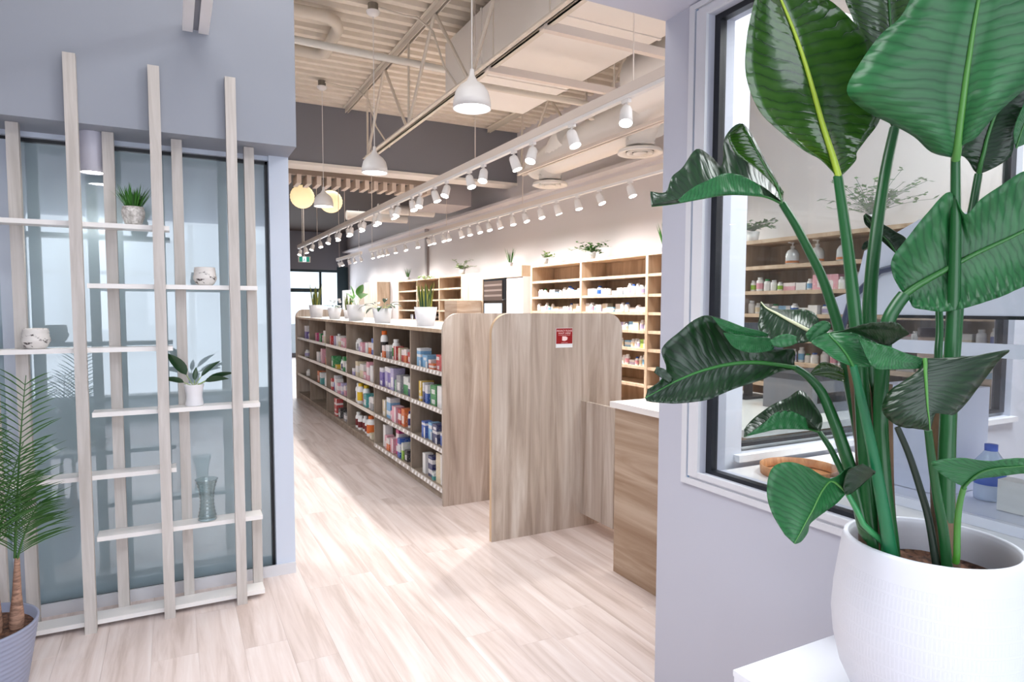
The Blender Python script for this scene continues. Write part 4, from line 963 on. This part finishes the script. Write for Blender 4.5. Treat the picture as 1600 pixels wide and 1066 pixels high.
# ------------------------------------------------------------------ white plinth, planter and the big strelitzia
t = thing('plinth', 'glossy white plinth under the big planter', 'plinth', (1.444, .56, 0))
MB().box(-.228, .228, -.57, .57, 0, .585).obj('plinth_body', mat('gloss_white', rgb(232, 234, 240), .15), t)
MB().box(-.230, .230, -.572, .572, .585, .60).obj('plinth_top', MAT['gloss_white'], t)
PC = Vector((1.435, .80, .60))
pl = thing('potted_strelitzia', 'huge green bird-of-paradise plant in a white textured round planter', 'potted plant', PC)
prof = [(.0, 0), (.09, 0), (.105, .006), (.14, .05), (.168, .11), (.182, .17), (.187, .22), (.184, .28), (.176, .34), (.170, .385), (.166, .40), (.158, .402), (.154, .39), (.160, .34), (.162, .30), (0, .30)]
fine = []
for i in range(len(prof)-1):
    for k in range(3):
        u = k/3; fine.append((prof[i][0]*(1-u)+prof[i+1][0]*u, prof[i][1]*(1-u)+prof[i+1][1]*u))
fine.append(prof[-1])
plm = mat('planter_white', rgb(220, 222, 230), .45)
n_, l_, b_ = nt(plm); tc = n_.new('ShaderNodeTexCoord'); sp = n_.new('ShaderNodeSeparateXYZ'); l_.new(tc.outputs['Object'], sp.inputs[0])
an = n_.new('ShaderNodeMath'); an.operation = 'ARCTAN2'; l_.new(sp.outputs[1], an.inputs[0]); l_.new(sp.outputs[0], an.inputs[1])
def mth(op, a, b=None):
    k = n_.new('ShaderNodeMath'); k.operation = op
    for i, q in enumerate((a, b)):
        if q is None: continue
        if isinstance(q, (int, float)): k.inputs[i].default_value = q
        else: l_.new(q, k.inputs[i])
    return k.outputs[0]
sa = mth('ABSOLUTE', mth('SINE', mth('MULTIPLY', an.outputs[0], 75)))
sz = mth('ABSOLUTE', mth('SINE', mth('MULTIPLY', sp.outputs[2], 105)))
hgt = mth('MULTIPLY', mth('GREATER_THAN', sa, .45), mth('GREATER_THAN', sz, .3))
lim = mth('LESS_THAN', sp.outputs[2], .35); hgt = mth('MULTIPLY', hgt, lim)
bp = n_.new('ShaderNodeBump'); bp.inputs['Strength'].default_value = 1; bp.inputs['Distance'].default_value = .006; l_.new(hgt, bp.inputs['Height']); l_.new(bp.outputs[0], b_.inputs['Normal'])
MB().lathe(fine, seg=72, cap=False).obj('planter', plm, pl)
g = MB(); vs = []; NR, NA = 10, 40
for i in range(NR+1):
    for j in range(NA):
        r = .161*i/NR; a = 2*PI*j/NA; vs.append((r*math.cos(a), r*math.sin(a), .322+R.uniform(-.006, .008)*(1 if i < NR else 0)))
g.add(vs, [(i*NA+j, i*NA+(j+1) % NA, (i+1)*NA+(j+1) % NA, (i+1)*NA+j) for i in range(NR) for j in range(NA)], 0, True); g.obj('soil', SOIL, pl)

def leaf_mat(name, c1, c2, rough=.32, trans=.25, veins=13, slant=.5, coat=.3, cr=.18):
    m = bpy.data.materials.new(name); m.use_nodes = True; MAT[name] = m
    n, l, b = nt(m)
    uv = n.new('ShaderNodeUVMap'); sp = n.new('ShaderNodeSeparateXYZ'); l.new(uv.outputs[0], sp.inputs[0])
    def M(op, a, b2=None):
        k = n.new('ShaderNodeMath'); k.operation = op
        for i, q in enumerate((a, b2)):
            if q is None: continue
            if isinstance(q, (int, float)): k.inputs[i].default_value = q
            else: l.new(q, k.inputs[i])
        return k.outputs[0]
    au = M('ABSOLUTE', M('SUBTRACT', sp.outputs[0], .5))
    ph = M('MULTIPLY', M('SUBTRACT', sp.outputs[1], M('MULTIPLY', au, slant*.35)), veins*6.283)
    ns = n.new('ShaderNodeTexNoise'); ns.inputs['Scale'].default_value = 7; l.new(uv.outputs[0], ns.inputs[0])
    ph = M('ADD', ph, M('MULTIPLY', ns.outputs['Fac'], 3.0))
    sn = M('SINE', ph); fine = M('SINE', M('MULTIPLY', ph, 4.0))
    h = M('ADD', M('POWER', M('ABSOLUTE', sn), .5), M('MULTIPLY', fine, .08))
    n2 = n.new('ShaderNodeTexNoise'); n2.inputs['Scale'].default_value = 3; n2.inputs['Detail'].default_value = 4; l.new(uv.outputs[0], n2.inputs[0])
    fac = M('ADD', M('MULTIPLY', h, .35), M('MULTIPLY', n2.outputs['Fac'], .7))
    r = n.new('ShaderNodeValToRGB'); r.color_ramp.elements[0].position = .3; r.color_ramp.elements[1].position = .85; r.color_ramp.elements[0].color = c1; r.color_ramp.elements[1].color = c2
    l.new(fac, r.inputs[0]); l.new(r.outputs[0], b.inputs['Base Color'])
    b.inputs['Roughness'].default_value = rough; b.inputs['Coat Weight'].default_value = coat; b.inputs['Coat Roughness'].default_value = cr
    bp = n.new('ShaderNodeBump'); bp.inputs['Strength'].default_value = .13; bp.inputs['Distance'].default_value = .004; l.new(h, bp.inputs['Height']); l.new(bp.outputs[0], b.inputs['Normal']); l.new(bp.outputs[0], b.inputs['Coat Normal'])
    tr = n.new('ShaderNodeBsdfTranslucent'); l.new(r.outputs[0], tr.inputs[0]); mx = n.new('ShaderNodeMixShader'); mx.inputs[0].default_value = trans
    out = n['Material Output']; l.new(b.outputs[0], mx.inputs[1]); l.new(tr.outputs[0], mx.inputs[2]); l.new(mx.outputs[0], out.inputs[0])
    return m
LT = leaf_mat('strelitzia_dark', rgb(6, 26, 10), rgb(22, 60, 24), .34, .14, coat=.2)
LB = leaf_mat('strelitzia_underside', rgb(16, 78, 38), rgb(48, 122, 66), .4, .22, coat=.1)
LM = leaf_mat('strelitzia_mid', rgb(18, 54, 10), rgb(58, 104, 26), .25, .2, coat=1.0, cr=.1)
MIDR = mat('midrib_green', rgb(80, 138, 62), .35); MIDD = mat('midrib_dark_green', rgb(52, 110, 50), .35); MIDP = mat('midrib_pale', rgb(206, 210, 170), .4)

def catmull(ps, u):
    n = len(ps)-1; x = u*n; i = min(int(x), n-1); f = x-i
    p0, p1, p2, p3 = ps[max(i-1, 0)], ps[i], ps[i+1], ps[min(i+2, n)]
    return .5*((2*p1)+(-p0+p2)*f+(2*p0-5*p1+4*p2-p3)*f*f+(-p0+3*p1-3*p2+p3)*f*f*f)
def leaf(st, D, mat_, rib=MIDR, rw=.006, camber=.02, name='leaf', ripple=.003, dl=0, dr=0, nu=6, rib_end=1.0):
    """st: stations (mid, left, right) as picture points; D: depth at base and tip (m); dl/dr: how much deeper the left/right margins lie"""
    n = len(st)-1; mids = []; ls = []; rs = []
    for i, (a, b, c) in enumerate(st):
        u = i/n; d = D[0]*(1-u)+D[1]*u
        if len(D) == 3: d = D[0]*(1-u)**2+2*D[1]*u*(1-u)+D[2]*u*u
        w = math.sin(PI*min(1, max(0, u*.9+.05)))
        mids.append(at(a[0], a[1], d)); ls.append(at(b[0], b[1], d+dl*w)); rs.append(at(c[0], c[1], d+dr*w))
    NV = n*5; vs = []; uvs = []
    for j in range(NV+1):
        u = j/NV; m_, l_, r_ = catmull(mids, u), catmull(ls, u), catmull(rs, u)
        for k in range(-nu, nu+1):
            s = abs(k)/nu; e = l_ if k < 0 else r_
            p = m_.lerp(e, s)
            vw = (p-EYE).normalized()
            p = p + vw*(camber*math.sin(PI*s*.9)*min(1, (e-m_).length/.08)) + vw*ripple*math.sin(j*1.9+s*2.2)*s
            vs.append(p); uvs.append((.5+.5*k/nu, u))
    W_ = 2*nu+1
    g = MB(); fs = [(j*W_+k, j*W_+k+1, (j+1)*W_+k+1, (j+1)*W_+k) for j in range(NV) for k in range(W_-1)]
    g.add([v-PC for v in vs], fs, 0, True)
    me = g.mesh(name, mat_); ul = me.uv_layers.new(name='UVMap')
    for lp in me.loops: ul.data[lp.index].uv = uvs[lp.vertex_index]
    o = bpy.data.objects.new(name, me); COL.objects.link(o); o.parent = pl
    sol = o.modifiers.new('thickness', 'SOLIDIFY'); sol.thickness = .0008
    if rw:
        pth = [catmull(mids, j/NV*rib_end)-PC for j in range(NV+1)]
        pth = [q-(q+PC-EYE).normalized()*rw*.4 for q in pth]
        MB().tube(pth, [rw*(1-.8*j/NV) for j in range(NV+1)], 8).obj('midrib', rib, o)
    return o
def stem(pts, D, w0, w1, m=STEMG, name='stem'):
    """pts from top to soil as picture points; D depths top/bottom; w: width in picture px"""
    n = len(pts)-1; P = [at(x, y, D[0]*(1-i/n)+D[1]*i/n) for i, (x, y) in enumerate(pts)]
    N = n*4; path = [catmull(P, j/N)-PC for j in range(N+1)]
    path = [q for q in path if q.z > .31 or q is path[0]]
    for q in path:                                                 # keep stalks inside the rim
        if q.z < .50:
            lim = .128+max(0, q.z-.41)*1.2; r_ = math.hypot(q.x, q.y)
            if r_ > lim: q.x *= lim/r_; q.y *= lim/r_
    N = len(path)-1
    rad = [(w0*(1-j/N)+w1*j/N)/2/CF*(D[0]*(1-j/N)+D[1]*j/N) for j in range(N+1)]
    return MB().tube(path, rad, 10).obj(name, m, pl)

# A: tall left leaf with the glossy glare
leaf([((1310, 276), (1306, 274), (1318, 272)), ((1303, 250), (1283, 250), (1337, 251)), ((1294, 222), (1258, 236), (1339, 238)), ((1284, 190), (1222, 208), (1352, 220)), ((1273, 150), (1186, 172), (1376, 184)),
      ((1260, 105), (1166, 118), (1378, 130)), ((1245, 60), (1167, 62), (1362, 72)), ((1230, 22), (1176, 14), (1318, 18)), ((1212, -20), (1186, -22), (1275, -12)), ((1200, -50), (1197, -50), (1210, -48))],
     (1.42, 1.40, 1.30), LM, mat('midrib_lime', rgb(160, 186, 60), .35), .0075, .02, dl=-.03, dr=.02)
# C: leaf behind
leaf([((1400, 205), (1396, 204), (1404, 204)), ((1399, 160), (1372, 150), (1430, 150)), ((1396, 100), (1352, 88), (1450, 100)), ((1392, 40), (1333, 30), (1460, 40)), ((1388, -20), (1322, -15), (1455, -20)), ((1384, -70), (1370, -70), (1400, -70))],
     (1.50, 1.46), LM, MIDD, .005)
# D: dark leaf at the right
leaf([((1529, 273), (1523, 268), (1533, 271)), ((1532, 258), (1510, 248), (1556, 261)), ((1537, 240), (1497, 240), (1580, 243)), ((1543, 215), (1506, 222), (1586, 212)), ((1552, 188), (1518, 188), (1592, 192)), ((1565, 155), (1530, 150), (1606, 165)), ((1580, 110), (1545, 110), (1630, 120)), ((1600, 60), (1570, 60), (1640, 70))],
     (1.36, 1.30), LT, MIDD, .005, .012)
leaf([((1588, 232), (1586, 228), (1590, 230)), ((1594, 212), (1584, 205), (1606, 222)), ((1604, 185), (1592, 180), (1622, 200)), ((1620, 150), (1606, 150), (1640, 160))], (1.30, 1.28), LB, MIDD, .002, .006)
# B: huge bright underside leaf
leaf([((1493, 249), (1489, 247), (1497, 247)), ((1495, 238), (1455, 238), (1506, 226)), ((1497, 220), (1428, 214), (1524, 217)), ((1500, 195), (1392, 194), (1547, 190)), ((1504, 165), (1350, 172), (1574, 163)), ((1509, 125), (1323, 142), (1612, 130)),
      ((1515, 85), (1344, 98), (1650, 90)), ((1521, 45), (1375, 55), (1672, 40)), ((1529, 0), (1408, 25), (1680, -20)), ((1540, -60), (1440, -30), (1660, -80)), ((1550, -110), (1520, -100), (1590, -120))],
     (1.28, 1.16), LB, MIDR, .0085, -.03, dl=.05, dr=-.02)
# F: right leaf with pleats
leaf([((1412, 462), (1409, 455), (1420, 466)), ((1428, 450), (1396, 432), (1427, 480)), ((1448, 438), (1394, 405), (1446, 484)), ((1468, 427), (1418, 372), (1470, 487)), ((1488, 416), (1450, 332), (1496, 484)), ((1508, 405), (1484, 300), (1520, 478)),
      ((1530, 394), (1508, 335), (1545, 470)), ((1556, 382), (1532, 312), (1566, 463)), ((1582, 370), (1564, 290), (1590, 452)), ((1612, 355), (1604, 266), (1618, 440)), ((1650, 335), (1650, 262), (1655, 420)), ((1700, 312), (1700, 300), (1705, 330))],
     (1.34, 1.26), LB, MIDD, .0075, .015, ripple=.005, dl=-.03, dr=-.02)
# G: folded dark leaf at the far left
leaf([((1223, 320), (1221, 314), (1224, 312)), ((1208, 312), (1196, 294), (1220, 294)), ((1193, 307), (1182, 286), (1196, 250)), ((1175, 305), (1162, 275), (1162, 194)), ((1157, 304), (1148, 273), (1133, 214)), ((1140, 304), (1134, 272), (1128, 258)),
      ((1120, 306), (1118, 278), (1111, 244)), ((1100, 310), (1101, 286), (1088, 233)), ((1084, 313), (1084, 295), (1066, 262)), ((1064, 317), (1062, 309), (1050, 276)), ((1045, 320), (1042, 314), (1040, 300)), ((1018, 323), (1020, 318), (1016, 299))],
     (1.55, 1.42), LT, MIDD, .003, .012, dl=-.05, dr=.08)
leaf([((1222, 318), (1216, 300), (1225, 300)), ((1214, 291), (1205, 285), (1219, 292)), ((1196, 262), (1180, 262), (1200, 262)), ((1180, 232), (1150, 240), (1186, 238)), ((1163, 200), (1138, 215), (1166, 202)), ((1155, 196), (1146, 204), (1160, 193))], (1.53, 1.50), LM, MIDD, .002, .01)
leaf([((1187, 290), (1188, 290), (1193, 306)), ((1161, 276), (1160, 275), (1172, 305)), ((1135, 273), (1134, 271), (1150, 304)), ((1118, 279), (1117, 277), (1130, 304)), ((1084, 295), (1083, 293), (1095, 311)), ((1060, 314), (1059, 313), (1063, 317))], (1.47, 1.38), LB, MIDD, 0, .008)
# H: broad drooping leaf, left middle
leaf([((1243, 575), (1241, 570), (1242, 579)), ((1222, 571), (1240, 546), (1222, 580)), ((1190, 567), (1205, 545), (1192, 593)), ((1160, 567), (1168, 515), (1150, 607)), ((1131, 571), (1113, 494), (1128, 616)), ((1110, 576), (1088, 498), (1106, 625)),
      ((1090, 582), (1062, 518), (1080, 629)), ((1070, 590), (1034, 545), (1055, 631)), ((1050, 599), (1041, 576), (1036, 630)), ((1030, 610), (1030, 596), (1022, 629)), ((1008, 622), (1012, 608), (1010, 627))],
     (1.46, 1.36), LT, MIDD, .0055, .014, dl=-.02, dr=-.03)
leaf([((1112, 495), (1114, 496), (1114, 496)), ((1135, 512), (1140, 503), (1130, 516)), ((1160, 519), (1165, 512), (1152, 524)), ((1187, 522), (1190, 518), (1185, 526)), ((1200, 524), (1202, 523), (1199, 526))], (1.34, 1.40), LB, MIDD, 0, .008)
leaf([((1131, 521), (1131, 520), (1132, 523)), ((1150, 532), (1158, 524), (1146, 542)), ((1172, 538), (1180, 527), (1165, 550)), ((1192, 538), (1200, 528), (1188, 551)), ((1210, 541), (1214, 536), (1208, 547))], (1.34, 1.40), LB, MIDD, 0, .008)
leaf([((1050, 596), (1052, 592), (1048, 599)), ((1036, 584), (1040, 578), (1032, 590)), ((1024, 577), (1026, 573), (1022, 582))], (1.37, 1.36), LT, MIDD, 0, .003)
# I: glossy folded leaf above H
leaf([((1282, 524), (1284, 521), (1280, 528)), ((1262, 516), (1276, 493), (1262, 535)), ((1245, 507), (1258, 484), (1244, 537)), ((1228, 498), (1238, 484), (1222, 543)), ((1214, 490), (1218, 484), (1200, 538)), ((1204, 485), (1206, 481), (1185, 515)), ((1196, 480), (1198, 479), (1186, 496)), ((1189, 472), (1190, 471), (1188, 474))],
     (1.40, 1.46), LT, MIDP, .005, .012, dl=.04, dr=-.04)
leaf([((1264, 534), (1262, 530), (1270, 536)), ((1270, 524), (1259, 522), (1281, 528)), ((1280, 514), (1269, 510), (1292, 520)), ((1290, 506), (1283, 502), (1298, 512)), ((1296, 504), (1292, 502), (1298, 507))], (1.34, 1.34), LB, MIDD, 0, -.012)
leaf([((1204, 532), (1206, 530), (1206, 540)), ((1215, 530), (1218, 524), (1220, 543)), ((1230, 529), (1232, 522), (1234, 541)), ((1244, 530), (1245, 526), (1246, 536))], (1.32, 1.33), LB, MIDD, 0, -.01)
# J: middle leaf under the stems, and its dark fold
leaf([((1334, 574), (1330, 572), (1345, 573)), ((1324, 556), (1306, 562), (1362, 572)), ((1310, 538), (1284, 546), (1352, 552)), ((1300, 528), (1268, 534), (1342, 528)), ((1296, 521), (1288, 522), (1330, 518)), ((1310, 518), (1306, 519), (1318, 517))], (1.28, 1.32), LB, MIDD, .003, .012)
leaf([((1308, 520), (1306, 520), (1310, 519)), ((1335, 516), (1334, 511), (1336, 521)), ((1362, 515), (1358, 505), (1362, 532)), ((1385, 516), (1384, 503), (1386, 541)), ((1403, 518), (1403, 505), (1405, 531)), ((1420, 521), (1419, 520), (1420, 523))], (1.30, 1.22), LT, MIDD, 0, -.01, dl=-.01, dr=.02)
# K: hanging split leaf, right middle, with its flap
leaf([((1342, 528), (1341, 526), (1343, 531)), ((1362, 548), (1362, 535), (1354, 558)), ((1385, 558), (1388, 541), (1368, 576)), ((1412, 565), (1415, 552), (1405, 577)), ((1445, 570), (1446, 561), (1442, 576))], (1.27, 1.22), LB, MIDD, 0, .008)
leaf([((1445, 560), (1442, 562), (1476, 560)), ((1446, 570), (1436, 578), (1524, 556)), ((1446, 580), (1412, 596), (1576, 547)), ((1447, 594), (1390, 611), (1560, 564)), ((1448, 610), (1379, 632), (1528, 606)), ((1449, 626), (1382, 649), (1506, 634)), ((1450, 640), (1404, 666), (1487, 649)), ((1452, 655), (1432, 670), (1466, 640)), ((1453, 672), (1450, 673), (1456, 662))],
     (1.20, 1.18), LT, MIDR, .004, -.01, dl=.03, dr=.02)
# L: small torn leaf, lower left
leaf([((1281, 676), (1277, 669), (1284, 668)), ((1264, 671), (1259, 653), (1283, 648)), ((1248, 670), (1244, 645), (1254, 611)), ((1228, 670), (1230, 641), (1230, 622)), ((1210, 671), (1212, 645), (1206, 633)), ((1192, 675), (1196, 658), (1176, 655)), ((1162, 683), (1172, 677), (1163, 671))], (1.48, 1.42), LT, MIDD, .0025, .01, dl=-.05, dr=.05)
leaf([((1263, 670), (1259, 653), (1264, 671)), ((1246, 660), (1245, 646), (1248, 671)), ((1228, 656), (1231, 642), (1228, 671)), ((1212, 659), (1212, 645), (1210, 672)), ((1192, 670), (1194, 661), (1192, 676)), ((1168, 680), (1172, 677), (1166, 682))], (1.42, 1.38), LB, MIDD, 0, .006)
# M: leaf hanging over the rim
leaf([((1325, 773), (1323, 771), (1327, 772)), ((1312, 760), (1330, 729), (1340, 762)), ((1298, 752), (1298, 748), (1322, 772)), ((1286, 765), (1262, 730), (1308, 786)), ((1278, 780), (1232, 722), (1290, 799)), ((1270, 797), (1206, 732), (1266, 818)), ((1260, 815), (1198, 768), (1262, 832)), ((1251, 832), (1206, 802), (1252, 846)), ((1241, 850), (1226, 836), (1243, 850))],
     (1.36, 1.30), LB, MIDR, .003, .01, dl=-.03, dr=.02)
leaf([((1325, 773), (1320, 773), (1330, 772)), ((1334, 755), (1318, 757), (1345, 760)), ((1348, 742), (1326, 735), (1356, 750)), ((1368, 737), (1348, 725), (1367, 740))], (1.35, 1.30), LT, MIDD, 0, .006)
# N: bright leaf, lower right
leaf([((1505, 763), (1502, 759), (1508, 760)), ((1514, 753), (1484, 750), (1524, 750)), ((1524, 744), (1464, 735), (1540, 747)), ((1536, 737), (1457, 722), (1552, 746)), ((1556, 732), (1500, 716), (1568, 744)), ((1580, 730), (1545, 721), (1590, 741)), ((1606, 728), (1590, 716), (1612, 739)), ((1640, 726), (1636, 722), (1642, 730))],
     (1.16, 1.10), LB, MIDD, .003, .006)
# O, P: small leaves behind
leaf([((1402, 399), (1400, 396), (1404, 396)), ((1390, 380), (1380, 378), (1418, 376)), ((1375, 365), (1364, 362), (1396, 360)), ((1362, 350), (1352, 350), (1368, 343)), ((1351, 335), (1349, 337), (1353, 333))], (1.50, 1.50), LT, MIDD, .002)
leaf([((1347, 390), (1346, 388), (1349, 391)), ((1355, 381), (1352, 378), (1359, 385)), ((1368, 377), (1366, 374), (1370, 382))], (1.5, 1.5), LT, MIDD, 0)
leaf([((1265, 586), (1266, 584), (1267, 587)), ((1280, 583), (1276, 572), (1284, 588)), ((1300, 582), (1290, 566), (1302, 593)), ((1320, 588), (1318, 577), (1320, 597))], (1.46, 1.44), LM, MIDD, 0)

stem([(1222, 318), (1242, 350), (1262, 388), (1283, 430), (1299, 475), (1312, 520), (1324, 580), (1338, 650), (1352, 730), (1366, 830), (1370, 890)], (1.55, 1.40), 11, 22)
stem([(1309, 275), (1316, 325), (1323, 375), (1329, 425), (1334, 475), (1340, 530), (1346, 600), (1352, 700), (1362, 830), (1366, 890)], (1.42, 1.38), 14, 26)
stem([(1398, 200), (1386, 255), (1375, 320), (1367, 380), (1361, 440), (1358, 500), (1358, 600), (1364, 720), (1376, 840), (1382, 890)], (1.50, 1.42), 15, 26)
stem([(1493, 248), (1493, 330), (1492, 400), (1490, 470), (1486, 560), (1481, 650), (1478, 750), (1478, 880)], (1.28, 1.35), 13, 26)
stem([(1529, 272), (1519, 330), (1509, 390), (1500, 450), (1494, 520), (1488, 600), (1483, 700), (1480, 880)], (1.36, 1.36), 11, 20)
stem([(1413, 461), (1399, 480), (1387, 505), (1380, 560), (1376, 650), (1382, 760), (1392, 840), (1396, 890)], (1.34, 1.36), 20, 22)
stem([(1242, 575), (1262, 588), (1283, 612), (1300, 650), (1318, 700), (1336, 760), (1352, 830), (1362, 890)], (1.46, 1.38), 11, 24)
stem([(1281, 676), (1297, 700), (1312, 730), (1328, 765), (1346, 820), (1360, 890)], (1.48, 1.36), 8, 12)
BRG = mat('bright_stem', rgb(56, 140, 84), .35)
stem([(1325, 773), (1340, 800), (1358, 840), (1374, 880), (1376, 895)], (1.36, 1.345), 8, 12, BRG)
stem([(1506, 762), (1500, 785), (1496, 820), (1495, 880)], (1.16, 1.27), 8, 10, mat('lime_stem', rgb(64, 128, 40), .35))
stem([(1402, 668), (1420, 710), (1438, 765), (1452, 815), (1464, 890)], (1.32, 1.32), 9, 12, mat('dark_stem', rgb(36, 50, 40), .4))
stem([(1450, 672), (1456, 720), (1465, 780), (1474, 830), (1480, 890)], (1.26, 1.31), 11, 16)
stem([(1333, 572), (1345, 620), (1358, 680), (1372, 750), (1386, 830), (1394, 890)], (1.28, 1.35), 11, 22, mat('teal_stem', rgb(28, 108, 68), .35))
stem([(1467, 478), (1468, 520), (1466, 560), (1468, 640), (1472, 760), (1478, 890)], (1.44, 1.38), 10, 14)
for pts, D, w0, w1 in (([(1335, 560), (1346, 620), (1355, 700), (1362, 800), (1368, 890)], (1.42, 1.40), 24, 46), ([(1380, 600), (1378, 680), (1378, 780), (1385, 890)], (1.40, 1.38), 26, 40), ([(1472, 640), (1472, 720), (1474, 800), (1480, 890)], (1.38, 1.34), 30, 36)):
    stem(pts, D, w0, w1, BROWN, 'stem_sheath')

# unique labels for repeated small structure are set above
for o in list(COL.objects):
    if o.parent is None and o.type in ('MESH', 'EMPTY') and 'label' not in o.keys(): print('NO LABEL', o.name)
print('objects', len(COL.objects))
